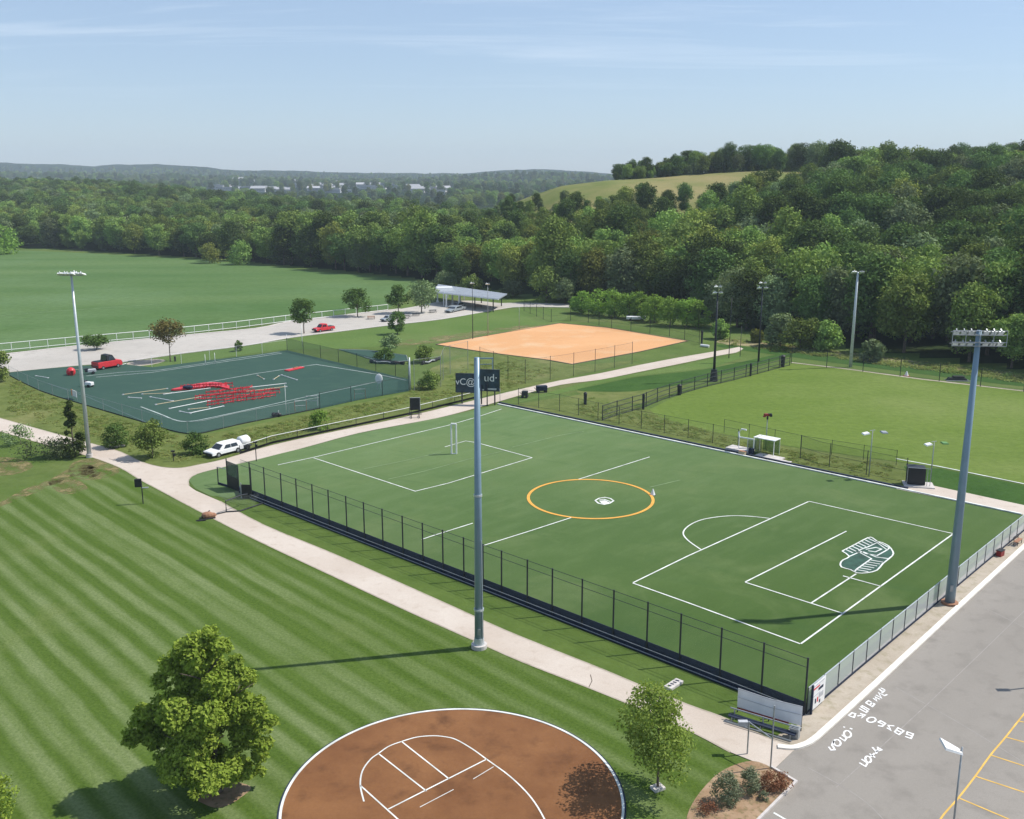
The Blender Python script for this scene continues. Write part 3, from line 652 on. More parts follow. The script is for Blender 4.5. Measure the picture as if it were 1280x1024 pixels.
# dry forest fringe
sheet('forest_fringe', crv([(905,424),(960,429),(1040,438),(1110,447),(1200,459),(1290,470),(1290,474),(1200,464),(1100,453),(1030,443),(950,434),(900,430)], 3, True), 0.025, M['fringe'])
sheet('forest_side_shade_grass', crv([(905,431),(960,437),(1040,446),(1110,455),(1200,466),(1290,477),(1290,484),(1200,474),(1100,461),(1030,452),(950,441),(900,434)], 3, True), 0.0265, M['dark_grass'])  # dark strip: shade along the forest edge put into the grass colour
# road and parking
road_px = [(993,938)] + crv([(1015,929),(1037,912),(1062,889),(1087,864),(1122,832),(1157,801),(1190,765),(1280,688),(1500,500)], 4)[0:] 
road_px = [(995,978),(968,962),(993,938)]+crv([(1015,927),(1035,910),(1095,855),(1155,799.3),(1217,742),(1280,684),(1400,573)], 4)+[(2600,700),(3400,1600),(1300,3000),(560,1500),(930,1046)]
sheet('road', road_px, 0.028, M['asphalt'])
sheet('road_verge', [(1000,905),(1006,889),(1145,771),(1280,655),(1400,552),(1400,573),(1280,684),(1217,742),(1155,799.3),(1095,855),(1035,910),(1015,928),(990,936),(972,935),(960,926)], 0.035, M['verge'])
mb = MB(); strip_mb(mb, G(crv([(972,934.5),(990,936),(1003,933),(1015,927),(1035,910),(1095,855),(1155,799.3),(1217,742),(1280,684),(1400,573)], 5)), 0.42, 0.02, 0.13)
mb.build('road_kerb', M['kerbwhite'])['kind'] = 'structure'
sheet('mulch_bed', crv([(968,962),(940,952),(905,963),(880,985),(862,1012),(855,1040)], 4)+[(935,1040),(960,1012),(994,979)], 0.05, M['mulch'])
mb = MB(); strip_mb(mb, G([(964,960),(995,978.5),(940,1034),(880,1100)]), 0.16, 0.03, 0.12); mb.build('bed_kerb', M['greypaving'])['kind'] = 'structure'
mb = MB(); strip_mb(mb, G(crv([(1150,1064),(1174,1027),(1182,1016),(1198,998),(1219,971),(1238,944.5),(1257,922),(1280,893),(1340,820)], 3)), 0.11, 0.036)
for a, b in (((1175,1027),(1300,1085)), ((1198,998),(1290,1037)), ((1219,971),(1310,1001)), ((1238,944.5),(1320,971)), ((1257,922),(1330,942)), ((1272.5,902),(1340,914))): strip_mb(mb, G([a, (b[0]+40, b[1]+(b[1]-a[1])*40/(b[0]-a[0]))]), 0.11, 0.0395)
mb.build('parking_lines', M['yellowline'])['kind'] = 'structure'
mb = MB(); strip_mb(mb, G([(967,1016.5),(985,1027)]), 0.14, 0.036); mb.build('road_dash', M['line'])['kind'] = 'structure'
# tar seams and patches on the old asphalt
mb = MB()
for pl in ([(1010,960),(1090,1010),(1160,1100)], [(1120,860),(1200,905),(1290,960)], [(1230,760),(1290,790),(1400,850)], [(1045,985),(1160,880),(1300,745)]): strip_mb(mb, G(crv(pl, 8)), 0.05, 0.032)
k_ = NT('tar_seam'); mb.build('road_seams', paint('tar_seam', (0.31, 0.285, 0.26), 0.7))['kind'] = 'structure'

# painted lines on the turf
def lines(name, pls, w, z, mat):
    mb = MB()
    for pl in pls: strip_mb(mb, G(pl), w, z)
    o = mb.build(name, mat); o['kind'] = 'structure'; return o
lines('turf_markings', [
 [(347.5,582),(392,572.5),(560,532.5),(595,522.5),(627,512)], [(392,573.2),(519,615),(560,605),(665,573),(599,555)], [(599,554.7),(582,552),(556,559.5)],
 [(812,572),(720,601)], [(714,648),(660,665.5),(601,684)], [(591,655),(540,671),(527,675.5)],
 [(1011,627.6),(1191,668)], [(1190.5,669),(1001,806)], [(1000,806),(860,754.6),(791,730)], [(791.5,729.5),(860,696),(1010.5,628)],
 crv([(962,649),(935,646.2),(909,646),(880,650),(862,657.5),(854,667),(860,676.5),(876,688)], 6),
 [(1058,665),(931.5,728.7)], [(931.5,729),(1053.6,768)], [(1014,755),(1070,718.5)], [(1053.6,721),(1101,734)]], 0.15, 0.09, M['line'])
lines('worn_turf_markings', [[(455,587),(505,577),(552,566)], [(485,600),(530,590),(585,575),(640,562)], [(640,560),(700,545),(730,540)], [(812,610),(850,601)]], 0.22, 0.087, M['faint'])
c0 = at(738,623.3); mb = MB(); strip_mb(mb, [(c0.x+7.15*math.cos(t), c0.y+7.15*math.sin(t)) for t in np.linspace(0, 2*math.pi, 96, endpoint=False)], 0.34, 0.093, closed=True)
mb.build('centre_circle', M['orangeline'])['kind'] = 'structure'
lines('court_markings', [[(120,472),(190,466),(320,447),(352,442)], crv([(176,509),(200,518),(222,526.5),(240,527),(262,523),(320,510.5),(390,495),(470,478)], 5), [(250,480),(320,467.5),(395,456),(470,468),(508,476)], [(108,470.5),(150,466),(200,463),(350,440.5)]], 0.24, 0.07, paint('court_line_paint', (0.42, 0.48, 0.46), 0.8, var=0.3, scale=0.6))
lines('worn_court_marking', [[(200,536),(110,497),(60,480)]], 0.16, 0.07, M['practice_faint'])
lines('far_field_line', [[(-100,403),(0,395),(87,388),(190,381)]], 0.35, 0.05, M['faint'])
# emblem painted on the turf
def em(pts): return [(1040+p[0]/14.22, 660+p[1]/14.22) for p in pts]
sheet('turf_emblem_fill', em([(190,430),(680,190),(800,255),(1000,330),(1075,430),(1070,505),(800,760),(620,800),(440,800),(340,750),(165,690),(155,640),(310,515)]), 0.083, paint('emblem_green', (0.030, 0.088, 0.060), 0.85, var=0.4, scale=0.8))
EM = [crv(em([(180,425),(420,300),(640,185),(720,190),(800,250),(880,270),(1000,330),(1080,430),(1070,510),(900,650),(800,765),(620,812),(440,812),(330,755),(170,710),(150,640),(200,580),(310,520),(180,425)]), 2),
 em([(320,515),(480,445),(700,560),(440,745),(400,790)]), em([(440,455),(560,440),(780,530),(1000,560)]), em([(470,410),(640,350),(800,275),(980,405),(800,505),(600,470),(470,410)]),
 em([(600,395),(780,360),(880,390),(770,440),(640,420)]), em([(800,250),(1020,370),(980,405)])]
for i in range(8): x0 = 240+58*i; y0 = 395-28*i; EM.append(em([(x0,y0),(x0+130,y0+62)]))
for i in range(6): x0 = 690-52*i; y0 = 585+34*i; EM.append(em([(x0,y0),(x0+215,y0+38)]))
lines('turf_emblem', EM, 0.15, 0.0865, M['line'])
lines('turf_logo', [[(744,626.5),(749,623.7),(756,622.6),(763,624),(767,627),(762,630),(755,631.5),(748,630),(744,626.5)], [(749,626),(755,625),(763,628)], [(752,629.5),(760,629)]], 0.2, 0.0868, M['line'])
sheet('turf_logo_fill', [(749,627),(756,626.2),(762,629.5),(757,631.5),(752,630)], 0.083, M['line'])

# brown dirt circle with painted lanes
CC_ = (-3.5, 52.25, 10.0)
sheet_xy('dirt_circle', [(CC_[0]+CC_[2]*math.cos(t), CC_[1]+CC_[2]*math.sin(t)) for t in np.linspace(0, 2*math.pi, 128, endpoint=False)], 0.055, M['sand'])
for rr, ww, z, h, mt, nm in ((10.06, 0.15, 0.03, 0.06, 'line', 'dirt_circle_kerb'), (10.19, 0.10, 0.02, 0.045, 'navy', 'dirt_circle_edging')):
    mb = MB(); strip_mb(mb, [(CC_[0]+rr*math.cos(t), CC_[1]+rr*math.sin(t)) for t in np.linspace(0, 2*math.pi, 128, endpoint=False)], ww, z, h, closed=True); mb.build(nm, M[mt])['kind'] = 'structure'
lines('dirt_circle_markings', [crv([(455,1003),(450.5,983),(453,965),(463,950.5),(473,943),(486,934),(502,928),(521,922.5),(541,920.8),(556,922),(570,925.5),(590,937),(608,950),(638,972),(663,997),(680,1024),(690,1050)], 4),
 [(450.5,983),(496,1024),(540,1064)], [(485.5,1012.6),(608.5,950)], [(473,943),(533,990)], [(502,928),(561,974.5)]], 0.095, 0.062, M['line'])
lines('dirt_circle_faint_markings', [[(591.5,975),(617,959.5)], [(525,1010),(567,988)]], 0.05, 0.062, M['line'])

# words painted on the road (strokes traced at their size)
def rd(pts): return [(1020+p[0]/8.53, 850+p[1]/8.53) for p in pts]
def ring(cx, cy, rx, ry, tilt=0.35, n=14): return [(cx+rx*math.cos(t)+tilt*ry*math.sin(t), cy+ry*math.sin(t)-tilt*rx*0.5*math.cos(t)) for t in np.linspace(0, 2*math.pi, n)]
RT = [[(345,385),(385,355),(420,365),(405,405),(345,385)], [(440,390),(500,378),(485,412),(525,378),(470,362)], [(460,310),(535,352),(552,335),(480,292),(495,280),(570,322)], [(530,250),(600,290),(625,262),(560,225),(530,250)], [(575,270),(600,245)],
 [(610,200),(650,232),(630,185),(680,212)], [(640,165),(700,200),(665,140),(730,172),(760,160)], [(670,100),(700,125),(735,120),(700,145)], [(690,90),(735,110)],
 ring(590,430,46,26), [(660,492),(705,500),(740,468),(690,440),(665,455),(720,480)], [(755,515),(800,545),(770,490),(835,495)], [(838,562),(885,588),(935,548),(875,515),(838,562)], [(860,540),(912,566)], [(950,608),(1012,630),(1036,580),(975,560),(968,585),(1015,600)],
 ring(335,582,36,36), [(250,618),(305,655),(325,625),(275,590)], ring(225,675,36,34), [(190,652),(170,700),(200,745)], [(135,718),(160,752),(210,748)], [(290,505),(310,510)], [(360,520),(388,530)],
 [(462,888),(528,928),(548,892),(485,850)], ring(556,852,28,34), [(570,792),(630,832)], [(625,785),(585,825)], [(600,722),(640,768),(700,750),(650,720)], [(665,735),(640,790)]]
lines('road_lettering', [rd(p) for p in RT], 0.12, 0.036, paint('road_letter_paint', (0.82, 0.82, 0.81), 0.8, var=0.1))

# ------------------------------------------------------------------ fences
def fence(name, label, pts, H, step=3.0, pr_=0.04, rails=(), rail_r=0.025, mesh=None, mz=(0.05, None), post_mat='darkmetal', rail_mat=None, screen=None, posts=None, cat='fence', group=None, caps=False, closed_rail_mat=None):
    g = G(pts) if not isinstance(pts[0], Vector) else pts
    base = g[0]; rt = thing(name, label, cat, (base.x, base.y, 0), 0, group)
    L = [(p.x-base.x, p.y-base.y) for p in g]
    pp = resample(L, step) if posts is None else [Vector((p.x-base.x, p.y-base.y, 0)) for p in posts]
    first = None
    for p in pp:
        if first is None:
            mb = MB(); mb.tube([(0, 0, 0), (0, 0, H+0.08)], pr_, 7)
            if caps: mb.sphere((0, 0, H+0.1), pr_*1.4, 8, 4)
            first = mb.build('post', M[post_mat], rt, smooth=False); first.location = (p.x, p.y, 0)
        else:
            c = first.copy(); COL.objects.link(c); c.parent = rt; c.location = (p.x, p.y, 0)
    rm = M[rail_mat or post_mat]
    for z in rails:
        mb = MB(); mb.tube([(p[0], p[1], z) for p in L], rail_r, 6); mb.build('rail', rm, rt)
    if mesh:
        z1 = mz[1] or H; mb = MB()
        for a, b in zip(L[:-1], L[1:]): mb.quad((a[0], a[1], mz[0]), (b[0], b[1], mz[0]), (b[0], b[1], z1), (a[0], a[1], z1))
        mb.build('wire_mesh', M[mesh], rt)
    if screen:
        z0, z1, sm_, off = screen; mb = MB()
        for a, b in zip(L[:-1], L[1:]):
            d = (Vector(b)-Vector(a)).normalized(); n = Vector((-d.y, d.x))*off
            n_seg = max(1, int((Vector(b)-Vector(a)).length/2.5))
            for i in range(n_seg):
                p = Vector(a).lerp(Vector(b), i/n_seg)+n; q = Vector(a).lerp(Vector(b), (i+1)/n_seg)+n; t = n.normalized()*0.03
                za = z1+0.03*math.sin(i*1.7)
                mb.add([(p.x,p.y,z0),(q.x,q.y,z0),(q.x,q.y,z1),(p.x,p.y,z1),(p.x+t.x,p.y+t.y,z0),(q.x+t.x,q.y+t.y,z0),(q.x+t.x,q.y+t.y,z1),(p.x+t.x,p.y+t.y,z1)], [(0,1,2,3),(7,6,5,4),(3,2,6,7),(4,5,1,0)])
        mb.build('windscreen', M[sm_], rt)
    return rt
A_, B_ = at(303,618), at(1006,894)
nposts = []
for x in [314,332,353,372,392,412,434,456,479,504,529,554,580,604,627,659,690,727,766,808,849,899,951,1005]:
    # where the fence line crosses this picture column
    lo, hi = 0.0, 1.0
    for _ in range(40):
        m = (lo+hi)/2; p = A_.lerp(B_, m); lo, hi = (m, hi) if colpx(p.x, p.y) < x else (lo, m)
    nposts.append(A_.lerp(B_, lo))
F1 = fence('tall_fence', 'long tall black chain link fence with navy bottom screen beside the pale path', [(303,618),(1006,894)], 4.2, rails=(4.2, 3.55), rail_r=0.022, mesh='net_faint', screen=(0.05, 0.95, 'navy', 0.06), posts=nposts, pr_=0.07)
dF = (B_-A_).normalized(); nF = Vector((dF.y, -dF.x, 0))   # towards the path
mb = MB()
for off, z, r_ in ((0.34, 0.18, 0.03), (0.34, 0.55, 0.025)):
    p = A_+nF*off-A_; q = B_-A_+nF*off; mb.tube([(p.x, p.y, z), (q.x, q.y, z)], r_, 6)
mb.build('kick_rail', M['galv'], F1)
mb = MB(); strip_mb(mb, [nF*0.18, (B_-A_)+nF*0.18], 0.36, 0.05, 0.03); mb.build('ground_board', M['navy'], F1)
F2pts = [(1008,893),(1070,840),(1145,777),(1227,708),(1280,664),(1420,548)]
fence('parking_fence', 'pale galvanised mesh fence on dark posts along the parking lot verge', F2pts, 1.95, 2.45, 0.045, rails=(1.98,), rail_r=0.045, mesh='chain_pale', mz=(0.2, 1.93), rail_mat='palepole', screen=(0.08, 0.26, 'navy', -0.03))
fence('field_rail_fence', 'long white rail fence between far left field and concrete lane', [(-160,455),(0,440),(100,430.5),(195,422),(300,410.5),(362,402.5),(430,395),(485,388.5)], 1.75, 3.6, 0.07, rails=(1.75, 0.3), rail_r=0.075, mesh='net_faint', post_mat='white')
fence('court_fence', 'low green netting fence round the near side of the dark practice court', crv([(12,470),(50,489),(100,505),(175,527),(200,535),(225,541.5),(245,543),(262,540),(300,531),(350,521),(400,511)], 2), 1.9, 6.0, 0.035, rails=(1.9,), rail_r=0.02, mesh='net_faint', post_mat='galv', screen=(0.02, 0.16, 'black', 0.02))
fence('court_corner_fence', 'teal windscreen fence closing the right end of the practice court', [(400,511),(450,500),(511,489),(511,475),(440,457),(359,438)], 2.6, 6.5, 0.05, rails=(2.6,), rail_r=0.02, mesh='chain_teal')
fence('court_back_fence', 'faint netting fence along the back of the practice court', [(359,438),(320,443),(250,452),(190,459)], 2.2, 6.5, 0.04, rails=(2.2,), rail_r=0.02, mesh='net_faint', post_mat='white')
fence('low_path_fence', 'low dark guard fence with pale top rail on the upper side of the branch path', [(300,568),(340,555),(422,537.5),(505,520),(595,498)], 1.15, 5.2, 0.045, rails=(1.15,), rail_r=0.04, mesh='chain_dark', rail_mat='white', screen=(0.05, 0.35, 'black', 0.0))
fence('outfield_fence', 'black wire fence behind the orange clay infield before the hedge trees', [(655,389),(687,403),(712,401),(732,402.5),(760,410.5),(792,414.5),(841,421.5),(874,430)], 3.3, 5.6, 0.06, rails=(3.3, 1.6, 0.2), rail_r=0.02, mesh='chain_dark')
fence('turf_back_fence', 'thin black mesh fence behind the turf kerb left of the white shelter', [(648,506),(700,514.5),(755,527),(855,547),(899,556),(922,561)], 2.7, 4.1, 0.045, rails=(2.7, 0.15), rail_r=0.018, mesh='net_faint')
fence('turf_back_fence', 'thin black mesh fence behind the turf kerb right of the white shelter', [(1000,573),(1026,582),(1111,600),(1132,604)], 3.1, 4.6, 0.05, rails=(3.1, 1.6, 0.15), rail_r=0.018, mesh='chain_dark')
fence('field_edge_fence', 'faint wire fence on the near edge of the bright green field', [(905,541),(960,553),(1004,563),(1060,572),(1120,582)], 2.0, 4.4, 0.035, rails=(2.0,), rail_r=0.018, mesh='net_faint')
fence('dark_rail_fence', 'dark rail fence climbing the left edge of the bright green field', [(753,526),(767,521),(803,510.5),(826,501),(850,493),(880,484.5),(916,476),(959,464.5),(987,457)], 2.35, 4.2, 0.075, rails=(2.3, 1.55, 0.8, 0.15), rail_r=0.05, mesh='chain_dark')
fence('far_boundary_fence', 'far black wire fence beyond the bright green field below the forest', [(989,455),(1063,463),(1150,474),(1280,490),(1460,512)], 3.2, 6.8, 0.065, rails=(3.2, 0.2), rail_r=0.02, mesh='net_faint')
fence('backstop_fence', 'thin dark netting fence between the clay infield and the path', [(600,462),(650,481),(707,472),(723,469),(755,463),(790,455)], 4.4, 6.0, 0.045, rails=(4.3,), rail_r=0.015, mesh='net_faint')
fence('cage_netting', 'tall pale netting on thin posts right of the practice court corner', [(518,489),(551,484),(556,470),(585,462)], 5.5, 6.0, 0.05, rails=(5.5,), rail_r=0.02, mesh='net_faint', post_mat='galv')

# ------------------------------------------------------------------ floodlights and lamps
def pole_part(rt, h, r0, r1, mat, n=14):
    mb = MB(); mb.tube([(0, 0, 0.0), (0, 0, h*0.5), (0, 0, h)], [r0, (r0+r1)/2, r1], n); return mb.build('pole', M[mat], rt, smooth=True)
def flood(rt, c, yaw, size=(0.62, 0.42, 0.3), mat='white', tilt=0.6):
    mb = MB(); x, y, z = size
    mb.box((0, 0, 0), (x, y, z*0.45), 0, 0.8); mb.box((0, 0, -z*0.32), (x*1.08, y*1.08, 0.05)); mb.box((0, -y*0.5, z*0.25), (0.08, 0.1, 0.3))
    o = mb.build('floodlight', M[mat], rt); o.location = c; o.rotation_euler = (-tilt, 0, yaw)
    m2 = MB(); m2.box((0, 0, -z*0.32-0.034), (x*0.9, y*0.9, 0.012)); m2.build('lens', M['lampglass'], o); return o
# centre pole in front of everything
b = at(599,810); t = thing('light_pole', 'thick blue grey light pole in the centre foreground beside the path', 'light pole', b)
H1 = hgt(599,810,447); pole_part(t, H1, 0.36, 0.20, 'polemetal', 20)
mb = MB(); mb.tube([(0,0,0),(0,0,0.35)], 0.62, 20); mb.build('footing', M['greypaving'], t)
mb = MB(); mb.tube([(0,0,0.35),(0,0,0.9)], [0.42,0.38], 20); mb.build('base_flange', M['palepole'], t)
mb = MB(); mb.box((0.55,0.1,H1-0.08),(1.25,0.10,0.08)); mb.tube([(0.0,0.1,H1-0.55),(1.15,0.1,H1-0.5)],0.03,6); mb.tube([(1.15,0.1,H1-0.9),(1.15,0.1,H1)],0.04,6); mb.build('bracket', M['polemetal'], t)
for z in (3.2, 12.5):
    mb = MB(); mb.tube([(0,0,z),(0,0,z+0.16)], 0.40-(0.18*z/H1)+0.02, 18); mb.build('collar', M['palepole'], t)
mb = MB(); mb.box((0.0,-0.355,1.5),(0.22,0.05,0.5)); mb.build('access_hatch', M['galv'], t)
mb = MB(); mb.tube([(0.30,-0.24,0.5),(0.24,-0.2,9.0)],0.03,6); mb.build('conduit', M['palepole'], t)
# left pole
b = at(112,572); t = thing('light_pole', 'slim white light pole at the left with a fan of white lamps', 'light pole', b)
H2 = hgt(112,572,343); pole_part(t, H2, 0.30, 0.13, 'palepole')
mb = MB(); mb.tube([(0,0,0),(0,0,0.5)], 0.42, 14); mb.build('footing', M['greypaving'], t)
mb = MB(); mb.tube([(-1.5,0,H2-0.15),(1.5,0,H2-0.15)],0.05,6); mb.tube([(0,-0.6,H2-0.1),(0,0.6,H2-0.1)],0.05,6); mb.build('crossarm', M['galv'], t)
for i, (x, y, yw) in enumerate(((-1.45,0,0.5),(-0.85,0.1,0.4),(-0.3,-0.3,0.2),(0.3,-0.35,-0.2),(0.85,0.1,-0.4),(1.45,0,-0.5),(0,0.6,3.0))): flood(t, (x, y, H2+0.1), yw, (0.62,0.66,0.26), 'white', 0.35)
# right pole with rack head
b = at(1187,755); t = thing('light_pole', 'thick blue grey light pole by the parking fence with a rectangular lamp rack', 'light pole', b)
H3 = hgt(1187,755,413); pole_part(t, H3, 0.42, 0.20, 'polemetal', 20)
mb = MB(); mb.tube([(0,0,0),(0,0,0.22)], 0.7, 18); mb.build('footing', M['brown'], t)
mb = MB(); mb.box((-0.15,-0.40,1.6),(0.24,0.06,0.55)); mb.build('access_hatch', M['galv'], t)
ry = R(-4)
def rot2(x, y, a): return (x*math.cos(a)-y*math.sin(a), x*math.sin(a)+y*math.cos(a))
mb = MB(); W_ = 2.15
def rp(x, z, y=-0.3): q = rot2(x, y, ry); return (q[0], q[1], H3+z)
for z in (0.0, -0.35, -0.95, -1.25):
    mb.tube([rp(-W_, z), rp(W_, z)], 0.035, 6)
for x in (-W_, -1.1, 0, 1.1, W_): mb.tube([rp(x, 0.0), rp(x, -1.25)], 0.03, 6)
for x in (-0.25, 0.25): mb.tube([rp(x, -0.3), rp(x, -0.3, 0.25)], 0.04, 6)
for z in (-0.17, -1.12): mb.tube([rp(-W_, z, 0.25), rp(W_, z, 0.25)], 0.03, 6)
mb.build('lamp_rack', M['galv'], t)
for z in (-0.17, -1.1):
    for x in (-1.75, -1.15, -0.58, 0.62, 1.2, 1.75):
        q = rp(x, z, 0.1); flood(t, q, ry+0.1*(x), (0.46,0.34,0.24), 'galv', 0.9)
# distant floodlight poles
def far_pole(px, pyb, pyt, label, mat, r, heads, group=None, base=None):
    b = at(px, pyb); t = thing('floodlight_pole', label, 'light pole', b, 0, group); h = hgt(px, pyb, pyt)
    pole_part(t, h, r, r*0.55, mat, 10)
    if base: mb = MB(); mb.tube([(0,0,0),(0,0,base[1])], [base[0], base[0]*0.7], 10); mb.build('base_shroud', M['darkmetal'], t)
    for (x, z, s) in heads:
        mb = MB(); mb.tube([(-abs(x)-0.1,0,h+z),(abs(x)+0.1,0,h+z)], 0.05, 6); mb.build('crossarm', M['darkmetal'], t)
        flood(t, (-x,0,h+z), 0.2, (s,s*0.6,0.3), 'white', 0.6); flood(t, (x,0,h+z), -0.2, (s,s*0.6,0.3), 'galv', 0.6)
far_pole(892,476.5,366,'dark floodlight pole with black foot at the rail fence bend','darkmetal',0.26,((0.55,0,0.8),(0.4,1.1,0.6)),None,(0.75,2.2))
far_pole(948,452,360,'thin dark floodlight pole second from left before the forest','darkmetal',0.20,((0.7,0,0.8),(0.45,1.0,0.6)))
far_pole(1063,459,340,'tall pale floodlight pole at the far edge of the bright field','palepole',0.33,((0.75,0,0.95),))
far_pole(911,448,372,'very thin dark pole without lamps behind the branch path end','darkmetal',0.09,())
far_pole(925,446,408,'short thin dark pole at the very end of the branch path','darkmetal',0.07,())
far_pole(591,424,354,'thin pole with pale top at the left corner of the clay infield','darkmetal',0.10,((0.25,0,0.5),))
far_pole(610,420,355,'thin pole with pale top just right of the other infield corner pole','galv',0.10,((0.25,0,0.5),))
far_pole(649,412,383,'short thin grey pole left of the clay infield apex','galv',0.07,())
far_pole(512.5,488,447,'stout pale grey post at the right corner of the practice court','palepole',0.22,())
far_pole(609,507,470,'slender dark post standing in front of the scoreboard','darkmetal',0.10,())
far_pole(625,504,486,'short thin post right of the scoreboard by the path','galv',0.05,())
far_pole(378,434,406,'thin white pole beside the concrete lane under a round tree','white',0.08,())
far_pole(359,437,418,'thin white pole at the top corner of the practice court','white',0.06,())
far_pole(257,457,443,'left one of two short white poles on the practice court back line','white',0.07,())
far_pole(269,455,441,'right one of two short white poles on the practice court back line','white',0.07,())
far_pole(358,519,481,'thin white pole at the near edge of the practice court','white',0.05,())
def small_lamp(px, pyb, pyt, label, kind):
    b = at(px, pyb); h = hgt(px, pyb, pyt); t = thing('small_lamp_post', label, 'lamp post', b); pole_part(t, h-0.1, 0.075, 0.05, 'galv' if kind != 'red' else 'galv', 8)
    if kind == 'red':
        mb = MB(); mb.box((0,0,h-0.35),(0.2,0.2,0.5)); mb.build('mount', M['darkmetal'], t)
        mb = MB(); mb.box((-0.15,0,h+0.05),(0.6,0.45,0.28),0.2); mb.box((-0.45,-0.1,h-0.15),(0.35,0.3,0.15)); mb.build('speaker_horn', M['darkred'], t)
        mb = MB(); mb.box((0.42,0,h-0.05),(0.32,0.4,0.3)); mb.box((0.30,0,h+0.18),(0.5,0.3,0.06)); mb.build('speaker_box', M['black'], t)
    else:
        s = 1
        for x, y in ((-0.5, -0.15), (0.42, 0.2)):
            mb = MB(); mb.box((x, y, h+0.08*s), (0.85, 0.62, 0.14), 0.25, 0.85); o = mb.build('lamp_head', M['white' if x < 0 else kind], t); o.rotation_euler = (0.15, 0.12*(1 if x > 0 else -1), 0)
        mb = MB(); mb.tube([(-0.4,-0.15,h),(0.35,0.15,h)],0.04,6); mb.build('crossarm', M['galv'], t)
small_lamp(1086,596,538,'small lamp post with two flat heads left of the black bin','roofmetal')
small_lamp(1163,601,552,'small lamp post with a green and a white head right of the black bin','greenpanel')
small_lamp(957,562,519,'slim post with red and black loudspeakers above the white shelter','red')
# parking lot lamp at the lower edge
b = at(1187,1072); t = thing('parking_lamp', 'dark parking lot lamp with wide pale head at the lower right', 'street lamp', b)
hp = hgt(1187,1072,934); pole_part(t, hp, 0.06, 0.045, 'galv', 10)
mb = MB(); mb.add([(-0.05,-0.28,hp-0.32),(-0.05,0.28,hp-0.32),(-1.02,0.55,hp+0.14),(-1.02,-0.30,hp+0.0),(-0.05,-0.24,hp-0.22),(-0.05,0.24,hp-0.22),(-0.98,0.50,hp+0.26),(-0.98,-0.26,hp+0.12)], [(3,2,1,0),(4,5,6,7),(0,1,5,4),(1,2,6,5),(2,3,7,6),(3,0,4,7)])
mb.build('lamp_head', M['white'], t); mb = MB(); mb.tube([(0,0,hp-0.25),(-0.25,0,hp-0.22)],0.05,6); mb.build('arm', M['darkmetal'], t)
mb = MB(); mb.tube([(0,0,0),(0,0,0.6)],0.28,12); mb.build('footing', M['greypaving'], t)
# lamp and small tree just outside the right edge: only their shadows reach the picture
b = at(1345,853); t = thing('parking_lamp', 'parking lot lamp outside the right edge casting a thin line of shadow', 'street lamp', b)
pole_part(t, 7.5, 0.09, 0.07, 'darkmetal', 8); mb = MB(); mb.box((-0.4,0,7.5),(0.9,0.4,0.12)); mb.build('lamp_head', M['white'], t)

# ------------------------------------------------------------------ single trees and shrubs
def ppm(px, py): b = at(px, py); return FPX/(b.y*math.cos(PITCH)+CAM_H*math.sin(PITCH))
def lone(name, label, px, pyb, pyt, wpx, mat, nl, leaf, shape='round', base_f=0.3, nc=40, rc=(0.16,0.3), trunk=True, cat='tree', group=None, seed=1, trunk_r=None, cx_off=0.0, lop=0.25, flat=0.75):
    b = at(px, pyb); h = hgt(px, pyb, pyt); rx = wpx/2/ppm(px, pyb)
    t = thing(name, label, cat, b, 0, group)
    rr = (rc[0]*rx*2*0.5*1.6, rc[1]*rx*2*0.5*1.6)
    C_, RR = clumps(nc, seed, h*base_f+rr[0]*0.5, h-rr[0]*0.7, max(0.1, rx-rr[0]*0.8), shape, rr, lop)
    C_[:, 0] += cx_off
    me = leaves_mesh('crown', C_, RR, nl, leaf, M[mat] if mat in M else TONES[mat], seed+70, flat=flat); obj_of('crown', me, t)
    if trunk:
        mb = trunk_mb(h*0.86, trunk_r or max(0.05, h*0.017), seed, 6, rx*0.75, 0.85, max(0.12, base_f*0.9), 0.15*rx/3); mb.build('trunk', M['bark'], t, smooth=True)
    return t, h, rx
# hero tree: built lobe by lobe so that its outline follows the photograph's
b = at(272,990); t = thing('broadleaf_tree', 'large bright green maple like tree in a mulch ring at the lower left', 'tree', b)
hs = hgt(272,990,778); k_ = ppm(272,990)
def hp_(px, py, d=0.0):   # picture offset -> metres beside/above the foot, depth d
    z = max(0.6, hgt(272+0, 990, py)); sc_ = FPX/((b.y)*math.cos(PITCH)+(CAM_H-z)*math.sin(PITCH)); return ((px-272)/sc_*1.0 , d, z)
LOB = [(258,800,14,0),(275,796,12,0.4),(240,812,15,-0.3),(285,815,16,0.5),(262,820,22,0),(228,835,16,0.2),(305,830,12,0.2),(212,852,14,0),(250,850,26,0.5),(285,850,26,-0.5),(315,852,16,0.3),(200,885,12,-0.5),(180,900,17,0.2),(172,922,14,0),(195,920,22,0.4),(225,885,26,0),(262,885,30,-1.2),(300,885,26,0.4),(330,885,16,0),(340,905,13,0),(225,920,28,0.9),(262,925,34,-1.5),(305,920,28,0.8),(335,925,15,-0.4),(190,938,14,0.7),(225,945,22,-0.9),(262,955,28,0.3),(300,950,24,-0.6),(325,948,14,0.4),(235,968,16,-0.4),(255,982,11,-1.3),(300,972,16,0.8),(322,968,9,0.3),(270,870,24,2.0),(240,900,24,2.2),(290,905,24,2.2),(250,935,26,2.4),(290,940,24,2.2),(262,840,18,1.5),(240,870,22,-1.8),(285,870,22,-2.0),(240,930,24,-2.6),(285,945,24,-2.4)]
hc_, hr_ = [], []; hr = random.Random(5)
